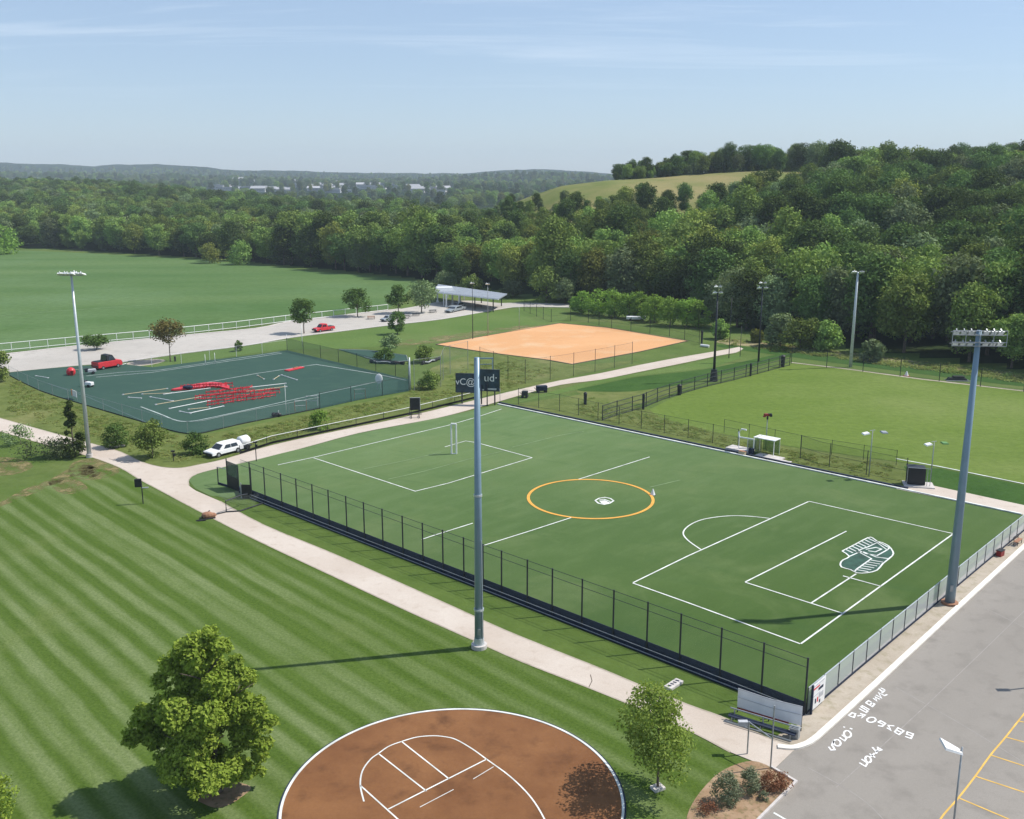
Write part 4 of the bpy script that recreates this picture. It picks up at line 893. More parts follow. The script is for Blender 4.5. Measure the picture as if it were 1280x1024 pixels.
for (x, y, r_, d) in LOB:
    c = hp_(x, y, d); r_m = r_/k_*1.02
    for j in range(9):
        a = hr.uniform(0, 6.28); e = hr.uniform(-0.8, 1); q = r_m*0.62
        hc_.append((c[0]+q*math.cos(a)*hr.random(), c[1]+q*math.sin(a)*hr.random()*1.3, max(0.8, c[2]+q*e*0.8))); hr_.append(r_m*hr.uniform(0.36, 0.60))
me = leaves_mesh('crown', np.array(hc_), np.array(hr_), 66000, 0.195, M['leaf_hero'], 77, 0.45, 0.8); obj_of('crown', me, t)
trunk_mb(hs*0.88, 0.26, 8, 9, 3.6, 0.85, 0.14, 0.3, 12).build('trunk', M['bark'], t, smooth=True)
sheet_xy('mulch_ring', [(b.x+0.25+1.6*math.cos(a)*(1+0.06*math.sin(3*a)+0.05*math.sin(5*a)), b.y-0.1+1.35*math.sin(a)*(1+0.12*math.sin(4*a+1))) for a in np.linspace(0, 6.283, 40, endpoint=False)], 0.045, M['mulch'])
lone('young_tree', 'young bushy green tree with thin trunk between the dirt circle and path', 822, 987, 862, 92, 'leaf_young', 7000, 0.16, 'round', 0.27, 60, (0.12,0.27), seed=21, trunk_r=0.09, lop=0.5)
sb = at(822,987); mb = MB(); mb.box((sb.x, sb.y, 0.12), (0.75, 0.6, 0.2), 0.5); tag(mb.build('tree_collar', M['greypaving'], None, 0.03), 'pale concrete collar round the foot of the young tree', 'tree collar')
lone('street_tree', 'bronze tinted young tree beside the concrete lane left of centre', 213, 452, 400, 38, 'leaf_rust', 2600, 0.32, 'spread', 0.42, 36, seed=22, trunk_r=0.13)
lone('street_tree', 'low wide dark tree on the lane by the white light pole', 121, 437, 418, 29, 'leaf_street', 2200, 0.3, 'spread', 0.25, 30, seed=23, trunk_r=0.1)
lone('street_tree', 'round dark green tree on the lane above the small red vehicle', 380, 417, 371, 31, 'leaf_street', 2600, 0.36, 'oval', 0.3, 36, seed=24, trunk_r=0.14)
lone('street_tree', 'round dark green tree midway along the concrete lane', 447, 396, 361, 31, 'leaf_street', 2400, 0.4, 'round', 0.22, 32, seed=25, trunk_r=0.14)
lone('street_tree', 'dark green tree left of the largest lane tree near the pavilion', 498, 392, 357, 28, 'leaf_street', 2200, 0.42, 'round', 0.2, 30, seed=26, trunk_r=0.14)
lone('street_tree', 'largest round grey green tree on the lane beside the pavilion', 527, 391, 350, 33, 'grey green', 2600, 0.45, 'round', 0.22, 34, seed=27, trunk_r=0.16)
lone('street_tree', 'small dark oval tree on the grass below the lane', 497, 418, 389, 22, 'leaf_street', 1800, 0.34, 'oval', 0.12, 28, seed=28)
lone('shrub', 'grey green feathery shrub above the practice court corner', 488, 440, 417, 26, 'grey green', 1500, 0.32, 'round', 0.06, 24, cat='shrub', seed=29)
lone('shrub', 'low dark shrub touching the black rolled nets', 482, 451, 436, 22, 'leaf_street', 1200, 0.28, 'round', 0.03, 20, cat='shrub', seed=30, trunk=False)
lone('shrub', 'bushy green shrub right of the practice court among netting posts', 530, 453, 431, 24, 'mid green', 1600, 0.3, 'round', 0.05, 24, cat='shrub', seed=31)
lone('shrub', 'round green shrub on the rough bank left of the scoreboard', 536, 486, 464, 26, 'mid green', 1600, 0.27, 'round', 0.0, 24, cat='shrub', seed=32, trunk=False)
lone('shrub', 'small dark shrub on grass between lane and practice court', 299, 439, 426, 12, 'leaf_street', 700, 0.26, 'oval', 0.0, 12, cat='shrub', seed=33, trunk=False)
lone('shrub', 'green bush below the practice court near edge beside the branch path', 401, 537, 514, 24, 'leaf_fresh', 1700, 0.22, 'round', 0.0, 26, cat='shrub', seed=34, trunk=False)
lone('shrub', 'dark round bush with grey rock left in the bank row', 146, 559, 531, 34, 'leaf_street', 2200, 0.22, 'round', 0.0, 28, cat='shrub', seed=35, trunk=False, group='bushes on the bank below the practice court')
lone('shrub', 'tallest of the bushes on the bank below the practice court', 191, 572, 525, 38, 'mid green', 3200, 0.24, 'oval', 0.02, 36, cat='shrub', seed=36, group='bushes on the bank below the practice court')
lone('shrub', 'round bush left of the white vehicle', 247, 567, 540, 28, 'leaf_street', 2000, 0.22, 'round', 0.0, 28, cat='shrub', seed=37, trunk=False, group='bushes on the bank below the practice court')
lone('shrub', 'dark upright tree like shrub directly left of the slim white pole', 93, 571, 499, 30, 'dark green', 3200, 0.26, 'cone', 0.05, 40, cat='shrub', seed=38, lop=0.5)
lone('shrub', 'low spreading shrub in front of the path by the slim white pole', 70, 570, 546, 62, 'grey green', 1900, 0.24, 'round', 0.0, 30, cat='shrub', seed=39, trunk=False, lop=0.6)
lone('shrub', 'sparse grey shrub over the path at the far left', 26, 556, 530, 32, 'grey green', 650, 0.24, 'round', 0.1, 20, cat='shrub', seed=40, lop=0.5)
lone('broadleaf_tree', 'dark green tree cut by the left edge beside the practice court', -2, 477, 438, 30, 'mid green', 2500, 0.36, 'oval', 0.05, 34, seed=41)
lone('broadleaf_tree', 'bright light green tree at the left edge in front of forest', -4, 318, 278, 48, 'leaf_fresh', 2600, 0.9, 'round', 0.0, 34, seed=42)
lone('shrub', 'bright yellow green shrub cut by the lower left corner', -6, 1030, 968, 52, 'leaf_hero', 4200, 0.14, 'round', 0.0, 40, cat='shrub', seed=43)
lone('shrub', 'larger pale sage shrub in the mulch bed', 908, 1004, 966, 34, 'leaf_sage', 2600, 0.09, 'round', 0.0, 34, (0.18,0.3), trunk=False, cat='shrub', seed=44)
lone('shrub', 'darker sage shrub beside the path in the mulch bed', 938, 990, 960, 28, 'leaf_sage', 2400, 0.08, 'round', 0.0, 30, trunk=False, cat='shrub', seed=45)
lone('shrub', 'rust red shrub in the mulch bed corner by the road', 967, 987, 963, 34, 'leaf_red', 2200, 0.08, 'round', 0.0, 30, trunk=False, cat='shrub', seed=46)
lone('shrub', 'small tuft of green between the sage and rust shrubs', 956, 1000, 989, 12, 'leaf_sage', 500, 0.07, 'round', 0.0, 12, trunk=False, cat='shrub', seed=47)
lone('shrub', 'low pinkish ground shrub at the lower left of the mulch bed', 884, 1016, 1001, 26, 'leaf_red', 700, 0.07, 'round', 0.0, 18, trunk=False, cat='shrub', seed=48)
HD = [(727,392,365,24),(748,394,362,28),(768,397,361,26),(786,398,366,22),(800,399,364,24),(818,403,370,28),(838,407,372,30),(858,408,370,28),(873,410,377,22)]
words = ['first','second','third','fourth','fifth','sixth','seventh','eighth','last']
for i, (x, yb, yt, w_) in enumerate(HD):
    lone('hedge_tree', f'{words[i]} bright young tree from the left in the hedge behind the clay infield', x, yb, yt, w_*1.12, 'leaf_fresh', 1900, 0.42, 'oval', 0.02, 30, seed=50+i, group='bright young trees behind the infield')
FR = [(560,358,338,30,'grey green','low greyish tree at the forest foot above the pavilion left end'),(590,362,344,28,'mid green','low green tree at the forest foot above the pavilion middle'),(641,372,350,26,'grey green','rounded grey green tree just right of the pavilion roof'),(683,378,333,42,'mid green','big rounded green tree at the forest foot right of the pavilion'),(706,380,348,28,'grey green','smaller tree right of the big rounded one at the forest foot'),(575,352,318,34,'yellowish green','bright tree rising at the forest front above the pavilion'),
 (900,424,400,20,'mid green','small light tree at the forest edge by the thin dark pole'),(1000,437,395,44,'mid green','spreading tree leaning out of the forest left of pale floodlight'),(1030,439,402,36,'mid green','second spreading tree leaning out of the forest by pale floodlight'),(975,433,392,36,'grey green','dark rounded tree at the forest edge between floodlights'),(1088,452,425,26,'grey green','pale low bush at the forest edge right of the pale floodlight'),(945,428,412,16,'yellowish green','tiny pale tree at the forest edge behind thin dark floodlight'),(300,331,302,28,'mid green','round bushy tree standing out before the forest wall left'),(262,329,305,26,'yellowish green','second round bushy tree before the forest wall left')]
for i, (x, yb, yt, w_, tn, lb) in enumerate(FR):
    lone('edge_tree', lb, x, yb, yt, w_, tn, 2300, 0.5, 'round', 0.05, 34, seed=80+i)

# weeds and tufts on the unmown banks
def inpoly(p, poly):
    ins = False; j = len(poly)-1
    for i in range(len(poly)):
        (xi, yi), (xj, yj) = poly[i], poly[j]
        if (yi > p[1]) != (yj > p[1]) and p[0] < (xj-xi)*(p[1]-yi)/(yj-yi)+xi: ins = not ins
        j = i
    return ins
tm_ = []
M['weed_a'] = leafmat('weed_leaves', (0.20, 0.25, 0.06), (0.28, 0.32, 0.09), (0.36, 0.34, 0.14), 0.4, 0.35)
M['weed_b'] = leafmat('dark_weed_leaves', (0.13, 0.20, 0.04), (0.18, 0.25, 0.06), (0.24, 0.29, 0.08), 0.4, 0.35)
for i, m_ in enumerate(('weed_a', 'weed_b', 'weed_a')):
    C_, RR = clumps(9, 900+i, 0.01, 0.16, 0.75, 'round', (0.10, 0.24)); tm_.append(leaves_mesh('weed_tuft', C_, RR, 90, 0.12, M[m_], 950+i, 1.5, 0.4, 0.2))
BANK = [(15,474),(60,496),(110,512),(175,532),(225,547),(262,546),(320,535),(400,517),(512,494),(525,470),(560,458),(640,452),(700,462),(640,485),(600,492),(505,514),(422,531),(340,549),(280,566),(225,578),(175,570),(115,548),(60,531),(10,515)]
BANK2 = [(735,496),(812,516),(920,551),(1000,566),(1120,582),(1128,605),(985,578),(855,546),(715,517)]
FRNG = [(905,423),(960,428),(1040,437),(1110,446),(1200,458),(1290,469),(1290,480),(1200,468),(1100,456),(1030,446),(950,437),(900,430)]
wr = random.Random(21); wpts = []
for poly, n_, s0, s1 in ((BANK, 2300, 0.4, 1.1), (BANK2, 800, 0.4, 0.9), (FRNG, 420, 0.9, 2.4)):
    xs = [p[0] for p in poly]; ys = [p[1] for p in poly]; k = 0
    while k < n_:
        p = (wr.uniform(min(xs), max(xs)), wr.uniform(min(ys), max(ys)))
        if inpoly(p, poly):
            k += 1; q = at(*p); g_ = math.sin(q.x*0.21+1)+math.sin(q.y*0.17+q.x*0.09)
            if g_ < -0.3 and wr.random() < 0.7: continue
            wpts.append((q.x, q.y, 0.02, wr.random()*6.28, wr.uniform(s0, s1), wr.randrange(3)))
forest_stuff('weed_tufts', wpts, tm_, 'rough weeds and tall grass tufts on the unmown banks', 'weeds')

# ------------------------------------------------------------------ vehicles
def vehicle(name, label, px1, px2, width, height, mats, style, group=None):
    a, b = at(*px1), at(*px2); L = (b-a).length; c = (a+b)/2; rz = math.atan2(b.y-a.y, b.x-a.x)     # nose at px1
    t = thing(name, label, 'car' if style != 'utility' else 'utility vehicle', c, rz+math.pi, group); l2 = L/2; w2 = width/2; H = height
    bm_, gm, dk = M[mats[0]], M['glassdark'], M['darkmetal']
    # side profile, nose towards +x
    if style == 'suv':
        low = [(-l2,0.35),(-l2*1.0,H*0.56),(l2*0.5,H*0.58),(l2*0.93,H*0.50),(l2,H*0.34),(l2,0.35)]; cab = [(-l2*0.96,H*0.56),(-l2*0.86,H*0.97),(-l2*0.1,H),(l2*0.22,H*0.95),(l2*0.50,H*0.58)]
    elif style == 'pickup':
        low = [(-l2,0.4),(-l2,H*0.55),(l2*0.5,H*0.57),(l2*0.95,H*0.52),(l2,H*0.36),(l2,0.4)]; cab = [(-l2*0.25,H*0.55),(-l2*0.2,H*0.97),(l2*0.12,H),(l2*0.28,H*0.95),(l2*0.5,H*0.57)]
    else:
        low = [(-l2,0.3),(-l2,H*0.58),(-l2*0.6,H*0.64),(l2*0.45,H*0.62),(l2*0.95,H*0.52),(l2,H*0.36),(l2,0.3)]; cab = [(-l2*0.66,H*0.62),(-l2*0.42,H*0.97),(-l2*0.05,H),(l2*0.15,H*0.96),(l2*0.42,H*0.62)]
    def loft(pr, wa, wb, zsplit):
        mb = MB(); n = len(pr); vs = []
        for s in (-1, 1):
            for (x, z) in pr: vs.append((x, s*(wa if z < zsplit else wb), z))
        mb.add(vs, [tuple(range(n)), tuple(range(n, 2*n))[::-1]] + [(i, i+n, (i+1)%n+n, (i+1)%n) for i in range(n)]); return mb
    loft(low, w2, w2*0.95, H*0.45).build('body', bm_, t, bevel=0.07); loft(cab, w2*0.93, w2*0.78, H*0.7).build('cabin', M[mats[-1]], t, bevel=0.06)
    cx0, cx1 = cab[0][0], cab[-1][0]; zb, zt = H*0.63, H*0.90
    for s, nm in ((-1,'side_window'),(1,'side_window')):
        mb = MB()
        def wy(z): f = (z-H*0.56)/(H*0.42); return s*((w2*0.93)*(1-f)+(w2*0.78)*f+0.035)
        xa, xb = cx0*0.80+cx1*0.20, cx1*0.82+cx0*0.18
        m_ = (xa+xb)/2
        mb.quad((xa,wy(zb),zb),(m_-0.05,wy(zb),zb),(m_-0.05,wy(zt),zt),(xa+0.2,wy(zt),zt)); mb.quad((m_+0.05,wy(zb),zb),(xb,wy(zb),zb),(xb-0.35,wy(zt),zt),(m_+0.05,wy(zt),zt)); mb.build(nm, gm, t)
    p0, p1 = cab[-1], cab[-2]; mb = MB(); e = 0.04
    mb.quad((p0[0]*0.98+e,-w2*0.8,p0[1]+0.06),(p0[0]*0.98+e,w2*0.8,p0[1]+0.06),(p1[0]+e,w2*0.68,p1[1]-0.03),(p1[0]+e,-w2*0.68,p1[1]-0.03)); mb.build('windscreen', gm, t)
    mb = MB(); q0, q1 = cab[0], cab[1]; mb.quad((q0[0]-e,-w2*0.75,q0[1]+0.1),(q0[0]-e,w2*0.75,q0[1]+0.1),(q1[0]-e,w2*0.62,q1[1]-0.06),(q1[0]-e,-w2*0.62,q1[1]-0.06)); mb.build('rear_window', gm, t)
    if style == 'pickup': mb = MB(); mb.box((-l2*0.62,0,H*0.58),(l2*0.68,width*0.82,0.03)); mb.build('cargo_bed', M['black'], t)
    mb = MB(); mb.box((l2+0.03,0,H*0.33),(0.10,width*0.9,H*0.17)); mb.build('grille', dk, t)
    mb = MB(); mb.box((-l2-0.03,0,H*0.26),(0.10,width*0.92,0.18)); mb.build('bumper', dk, t)
    for s in (-1, 1):
        mb = MB(); mb.box((l2*0.99,s*w2*0.75,H*0.44),(0.12,0.30,0.16)); mb.build('headlight', M['lampglass'], t)
        for x in (-l2*0.62, l2*0.62):
            mb = MB(); mb.tube([(x,s*(w2-0.2),0.36),(x,s*(w2+0.03),0.36)],0.36,14); o = mb.build('wheel', M['rubber'], t)
            m2 = MB(); m2.tube([(x,s*(w2+0.025),0.36),(x,s*(w2+0.045),0.36)],0.2,10); m2.build('rim', M['galv'], o)
    return t, L
tv, L_ = vehicle('white_suv', 'long white vehicle with dark front parked beside the branch path', (260,572.5), (299,562.5), 2.1, 1.6, ('white',), 'suv')
mb = MB(); mb.tube([(-L_/2-0.2,0,0.95),(-L_/2+0.2,0,1.0)],0.1,8); o_ = None
# white tank trailer coupled behind
a_, b_ = at(300,562.5), at(311,559.5); c_ = (a_+b_)/2; rz_ = math.atan2(b_.y-a_.y, b_.x-a_.x)
t = thing('tank_trailer', 'short white rounded tank trailer behind the long white vehicle', 'trailer', c_, rz_)
mb = MB(); mb.tube([(-0.85,0,1.15),(-0.7,0,1.15),(0.5,0,1.15),(0.8,0,1.15)],[0.5,0.72,0.72,0.45],14); mb.build('tank', M['white'], t, smooth=True)
mb = MB(); mb.box((0,0,0.45),(1.7,1.2,0.12)); mb.tube([(-0.8,0,0.45),(-1.4,0,0.45)],0.05,6); mb.build('chassis', M['darkmetal'], t)
for s in (-1, 1): mb = MB(); mb.tube([(0.1,s*0.55,0.33),(0.1,s*0.75,0.33)],0.33,12); mb.build('wheel', M['rubber'], t)
vehicle('red_pickup', 'red and black pickup like vehicle on the practice court corner', (149,457.5), (119,462.5), 2.5, 2.7, ('red','black'), 'pickup')
vehicle('red_car', 'small red pickup in the shade of the round tree on the lane', (393,415.8), (416,412.5), 1.9, 1.9, ('red','red'), 'pickup')
vehicle('silver_car', 'silver grey car parked before the pavilion columns', (559,391.5), (580,387), 1.85, 1.5, ('silver',), 'sedan', 'silver cars by the pavilion')
vehicle('silver_car', 'dark silver car on the far side of the one before the pavilion', (563,386.5), (581,383), 1.85, 1.5, ('silver',), 'sedan', 'silver cars by the pavilion')
vehicle('grey_car', 'grey car half hidden under the lane trees near the pavilion', (478,402.5), (492,400.5), 1.8, 1.5, ('silver',), 'sedan')

# ------------------------------------------------------------------ pavilion
pz = 3.5; rc_ = [at(547.5,356.5,pz), at(634,368.5,pz), at(623,375,pz), at(543,366,pz)]
t = thing('pavilion', 'long open pavilion with grey sheet roof on white columns by the lane', 'pavilion', at(560,383))
B0 = at(560,383)
mb = MB(); mb.add([(p.x-B0.x,p.y-B0.y,pz) for p in rc_]+[(p.x-B0.x,p.y-B0.y,pz+0.3) for p in rc_], [(3,2,1,0),(4,5,6,7),(0,1,5,4),(1,2,6,5),(2,3,7,6),(3,0,4,7)]); rf = mb.build('roof', M['roofmetal'], t)
mb = MB()
for i in range(1, 14):
    p = rc_[0].lerp(rc_[1], i/14)-B0; q = rc_[3].lerp(rc_[2], i/14)-B0; mb.tube([(p.x,p.y,pz+0.33),(q.x,q.y,pz+0.33)],0.06,5)
mb.build('seam', M['roofmetal'], rf)
mb = MB(); e0, e1 = rc_[3]-B0, rc_[2]-B0; mb.tube([(e0.x,e0.y,pz+0.1),(e1.x,e1.y,pz+0.1)],0.16,6); mb.build('gutter', M['white'], rf)
for x, y in ((547,378),(558,384),(565.6,380.5),(575,378)):
    p = at(x, y)-B0; mb = MB(); mb.box((p.x,p.y,pz/2),(0.42,0.42,pz)); mb.box((p.x,p.y,0.25),(0.75,0.75,0.5)); mb.build('column', M['white'], t)
for f in (0.15, 0.4, 0.65, 0.93):
    for e0, e1 in ((rc_[0], rc_[1]), (rc_[3], rc_[2])):
        p = e0.lerp(e1, f)-B0; mb = MB(); mb.box((p.x*0.99,p.y,pz/2),(0.3,0.3,pz)); mb.build('column', M['white' if f < 0.5 else 'darkmetal'], t)
p = at(549,364,pz)-B0; mb = MB(); mb.box((p.x+1.5,p.y,pz+0.75),(5.5,4.0,0.9),0.15,0.85); mb.build('roof_box', M['white'], t)
# picnic tables under and before it
def picnic(px, py, label, mat='galv', rz=0.4):
    t = thing('picnic_table', label, 'table', at(px, py), rz, 'picnic tables on the lane'); 
    mb = MB(); mb.box((0,0,0.76),(2.0,0.8,0.06)); mb.build('tabletop', M[mat], t)
    for s in (-1, 1): mb = MB(); mb.box((0,s*0.75,0.45),(2.0,0.28,0.05)); mb.build('bench', M[mat], t); mb = MB(); mb.tube([(s*0.8,-0.7,0),(s*0.8,0,0.74),(s*0.8,0.7,0)],0.05,6); mb.build('leg', M['darkmetal'], t)
picnic(541,391,'dark picnic table in front of the pavilion left end','darkmetal'); picnic(520,395,'dark picnic table under the largest lane tree','darkmetal',0.1); picnic(508,398,'dark picnic table farthest left of the group on the lane','darkmetal',-0.3); picnic(598,384.5,'brown picnic table alone right of the silver cars','brown',0.2); picnic(464,399,'pale picnic table in the tree shade on the lane','brown',0.2)

# ------------------------------------------------------------------ scoreboard and other equipment
b = at(609,507); t = thing('scoreboard', 'dark scoreboard in two halves with white lettering beyond the path', 'scoreboard', at(597,506), R(-8))
mpx = ppm(597,506)
for (x0, x1, zt, zb, nm) in ((-3.55,-0.05,5.15,2.0,'left'), (0.0,3.65,5.9,2.35,'right')):
    mb = MB(); mb.box(((x0+x1)/2, 0.0, (zt+zb)/2), (x1-x0, 0.28, zt-zb)); p = mb.build('panel', M['board'], t)
    mb = MB(); mb.tube([(x0,-0.17,zb),(x1,-0.17,zb),(x1,-0.17,zt),(x0,-0.17,zt),(x0,-0.17,zb)],0.05,4,False); mb.build('frame', M['darkmetal'], p)
for x in (-2.6, 0.6, 2.8): mb = MB(); mb.box((x,0.25,2.4),(0.2,0.2,4.8)); mb.build('post', M['darkmetal'], t)
def text(name, s, size, loc, rot, mat, parent, sx=1.0, ex=0.01):
    c = bpy.data.curves.new(name, 'FONT'); c.body = s; c.size = size; c.extrude = ex; c.align_x = 'CENTER'; c.align_y = 'CENTER'
    o = bpy.data.objects.new(name, c); COL.objects.link(o); dg = bpy.context.evaluated_depsgraph_get(); me = bpy.data.meshes.new_from_object(o.evaluated_get(dg)); bpy.data.objects.remove(o)
    o = bpy.data.objects.new(name, me); COL.objects.link(o); me.materials.clear(); me.materials.append(M[mat]); o.parent = parent; o.location = loc; o.rotation_euler = rot; o.scale = (sx, 1, 1); return o
text('lettering', 'vC@', 1.5, (-1.95,-0.19,3.75), (math.pi/2,0,0), 'white', t, 1.0)
text('lettering', 'ud\u00b7', 1.75, (2.2,-0.19,4.5), (math.pi/2,0,0), 'white', t, 1.0)
mb = MB(); mb.box((0.5,-0.2,2.55),(1.2,0.06,0.22)); mb.box((2.4,-0.2,2.7),(1.5,0.06,0.26)); mb.build('display_strip', M['grey'], t)
mb = MB(); mb.box((0.6,-0.24,2.9),(0.4,0.15,1.0)); mb.box((1.5,-0.24,2.95),(0.35,0.15,1.1)); mb.build('equipment_box', M['navy'], t)
# black screen on a wheeled stand
t = thing('wheeled_screen', 'tall black screen on a wheeled stand on the branch path', 'screen', at(519,522), R(8))
mb = MB(); mb.box((0,0,2.15),(1.55,0.12,1.9)); s_ = mb.build('screen', M['black'], t); mb = MB(); mb.tube([(0.79,0,1.2),(0.79,0,3.12),(-0.79,0,3.12)],0.05,6); mb.build('frame', M['grey'], s_)
mb = MB()
for x in (-0.6, 0.6): mb.tube([(x,0,1.2),(x,0,0.35)],0.05,6); mb.tube([(x,-0.7,0.3),(x,0.6,0.3)],0.06,6)
mb.tube([(-1.1,-0.3,0.55),(1.0,-0.3,0.6)],0.06,6); mb.tube([(-1.1,-0.5,0.85),(1.0,-0.5,0.9)],0.05,6); mb.build('stand', M['darkmetal'], t)
for x in (-0.6, 0.6):
    for y in (-0.7, 0.6): mb = MB(); mb.tube([(x-0.04,y,0.17),(x+0.06,y,0.17)],0.17,10); mb.build('wheel', M['rubber'], t)
def bin_(px, py, label, h=1.15, r=0.3, mat='darkmetal', name='litter_bin'):
    t = thing(name, label, 'bin', at(px, py)); mb = MB(); mb.tube([(0,0,0),(0,0,h*0.85)],[r*0.85,r],14); mb.build('body', M[mat], t); mb = MB(); mb.tube([(0,0,h*0.85),(0,0,h*0.9),(0,0,h)],[r*1.08,r*1.08,r*0.5],14); mb.build('lid', M['black'], t)
bin_(731.5,506,'tall narrow dark bin standing in the grass behind the turf',2.1,0.28); bin_(849,494,'dark bin against the middle of the dark rail fence',1.9,0.36); bin_(804,512,'dark bin at the lower bend of the dark rail fence',2.6,0.22); bin_(978,459,'large dark bin at the top corner of the bright field',2.4,0.45); bin_(877,431,'dark narrow bin at the right tip of the clay infield',3.2,0.25); bin_(219,452,'small dark bin beside the bronze tinted tree',1.1,0.2); bin_(938,470.5,'slim dark bin on the dark rail fence between two poles',2.5,0.2)
def cart(px, py, label, w, h, mat, rz):
    t = thing('equipment_cart', label, 'cart', at(px, py), rz); mb = MB(); mb.box((0,0,0.75),(w,0.9,h)); mb.build('bag', M[mat], t, bevel=0.12)
    mb = MB(); mb.tube([(-w/2,0,0.4),(w/2,0,0.4)],0.05,6); mb.tube([(-w/2-0.4,0,0.9),(-w/2,0,0.5)],0.05,6); mb.build('frame', M['darkmetal'], t)
    for s in (-1,1): mb = MB(); mb.tube([(s*w*0.35,-0.5,0.22),(s*w*0.35,0.5,0.22)],0.22,10); mb.build('wheel', M['rubber'], t)
cart(677,490.5,'dark navy equipment cart on the branch path edge',1.9,0.9,'navy',0.25); cart(656,497,'small black cart with handle left of the navy cart',1.0,0.8,'black',-0.2)
# narrow white frame (goal seen from its side)
t = thing('soccer_goal', 'narrow white goal frame standing in the far penalty area', 'goal', at(567.5,568), R(-6)); gh = hgt(568,568,530)
mb = MB()
d_ = 0.66
for x in (-d_/2, d_/2): mb.tube([(x*1.0,0,0),(x,0,gh)],0.11,8)
mb.tube([(-d_/2,0,gh),(d_/2,0,gh)],0.13,8); mb.tube([(-d_/2,0,0.08),(d_/2,0,0.08)],0.07,8); mb.build('frame', M['white'], t)
mb = MB(); mb.quad((-d_/2,0,0.1),(d_/2,0,0.1),(d_/2,0,gh),(-d_/2,0,gh)); mb.build('net', M['net_faint'], t)
t = thing('marker_cone', 'small white and dark cone on the right rim of the orange circle', 'cone', at(816,619)); mb = MB(); mb.tube([(0,0,0),(0,0,0.75)],[0.32,0.05],12); mb.build('body', M['white'], t); mb = MB(); mb.box((0,0,0.03),(0.7,0.7,0.06)); mb.build('base', M['darkmetal'], t)
# sign on post near path
t = thing('sign_post', 'small black sign box on a post in the lawn near the path', 'sign', at(179,630), R(10)); mb = MB(); mb.tube([(0,0,0),(0,0,2.6)],0.06,8); mb.build('post', M['darkmetal'], t)
mb = MB(); mb.box((-0.35,0,2.5),(0.75,0.3,0.95)); mb.build('box', M['black'], t, bevel=0.05); mb = MB(); mb.box((0.35,0,1.9),(0.7,0.25,0.08)); mb.tube([(0,0,1.85),(0.75,0.1,1.95)],0.03,5); mb.build('bracket', M['galv'], t)
# heap and barrier frame by the junction
t = thing('canvas_heap', 'brown canvas heap with black poles at the path edge', 'equipment heap', at(260,648), R(15))
mb = MB(); mb.sphere((0,0,0.35),0.55,10,6,(1.2,0.8,0.75)); mb.sphere((0.5,0.1,0.3),0.35,8,5,(1.2,0.9,0.8)); mb.sphere((-0.3,0.35,0.3),0.35,8,5,(1.1,0.9,0.9)); mb.build('canvas', M['brown'], t)
mb = MB(); mb.tube([(-1.2,-0.7,0.08),(0.8,-0.3,0.1)],0.07,6); mb.tube([(-0.9,-0.4,0.15),(0.2,0.5,0.7)],0.06,6); mb.tube([(-1.0,-0.8,0.06),(-0.2,-0.8,0.1)],0.1,6); mb.build('pole', M['black'], t)
g0 = at(281,647)
def rl(px, py, z=0.0): q = at(px, py)-g0; return (q.x, q.y, z)
t = thing('barrier_frame', 'black tubular barrier frame with green net lying across the path', 'barrier', g0)
ghh = 1.35; p1 = at(283,641)-g0; p2 = at(302,633)-g0; p3 = at(333,629)-g0; p0 = at(266,645)-g0
mb = MB(); mb.tube([(p0.x,p0.y,0.1),(p1.x,p1.y,0.12),(at(300,640)-g0)[:2]+(0.12,),(p3.x,p3.y,0.15)] if False else [(p0.x,p0.y,0.1),(p1.x,p1.y,0.12),rl(300,640,0.12),rl(318,634,0.12),(p3.x,p3.y,0.15)],0.075,6)
mb.tube([(p1.x,p1.y,0.1),(p1.x,p1.y,ghh),rl(302,635,ghh*1.1),rl(310,632,ghh)],0.08,6); mb.build('frame', M['darkmetal'], t)
mb = MB(); mb.quad((p1.x,p1.y,0.15),rl(318,634,0.15),rl(325,630,1.2),rl(302,635,ghh*1.05),(p1.x,p1.y,ghh)); mb.quad((p1.x,p1.y,ghh),rl(302,635,ghh*1.05),rl(299,627,1.3),rl(272,630,1.2)); mb.build('net', M['net_faint'], t)
# dark screens closing the far end of the tall fence
g0 = at(288,612)
t = thing('gate_screen', 'dark green and black windscreen panels at the far end of the tall fence', 'screen', g0)
def panel(mb, a, b, z0, z1, th=0.08):
    p, q = at(*a)-g0, at(*b)-g0; d = (q-p).normalized(); n = Vector((-d.y, d.x, 0))*th
    mb.add([(p.x,p.y,z0),(q.x,q.y,z0),(q.x,q.y,z1),(p.x,p.y,z1),(p.x+n.x,p.y+n.y,z0),(q.x+n.x,q.y+n.y,z0),(q.x+n.x,q.y+n.y,z1),(p.x+n.x,p.y+n.y,z1)], [(0,1,2,3),(7,6,5,4),(3,2,6,7),(4,5,1,0),(1,5,6,2),(0,3,7,4)])
mb = MB(); panel(mb, (285,609.5),(299,615.5),1.6,3.3); mb.build('upper_screen', M['net_dark'], t)
mb = MB(); panel(mb, (285,609.5),(299,615.5),0.05,1.6); panel(mb, (302,623.5),(315,624),0.05,1.7); mb.build('lower_screen', M['black'], t)
mb = MB(); panel(mb, (299,615.5),(302,623.5),0.0,0.8); panel(mb, (273,606),(285,609.5),0.05,0.3); mb.build('low_board', M['navy'], t)
for x, y, h_ in ((273,606,2.2),(285,609.5,3.6),(299,615.5,3.0),(302,623.5,1.9),(315,624,3.8)): q = at(x, y)-g0; mb = MB(); mb.tube([(q.x,q.y,0),(q.x,q.y,h_)],0.07,7); mb.build('post', M['darkmetal' if h_ > 2 else 'galv'], t)
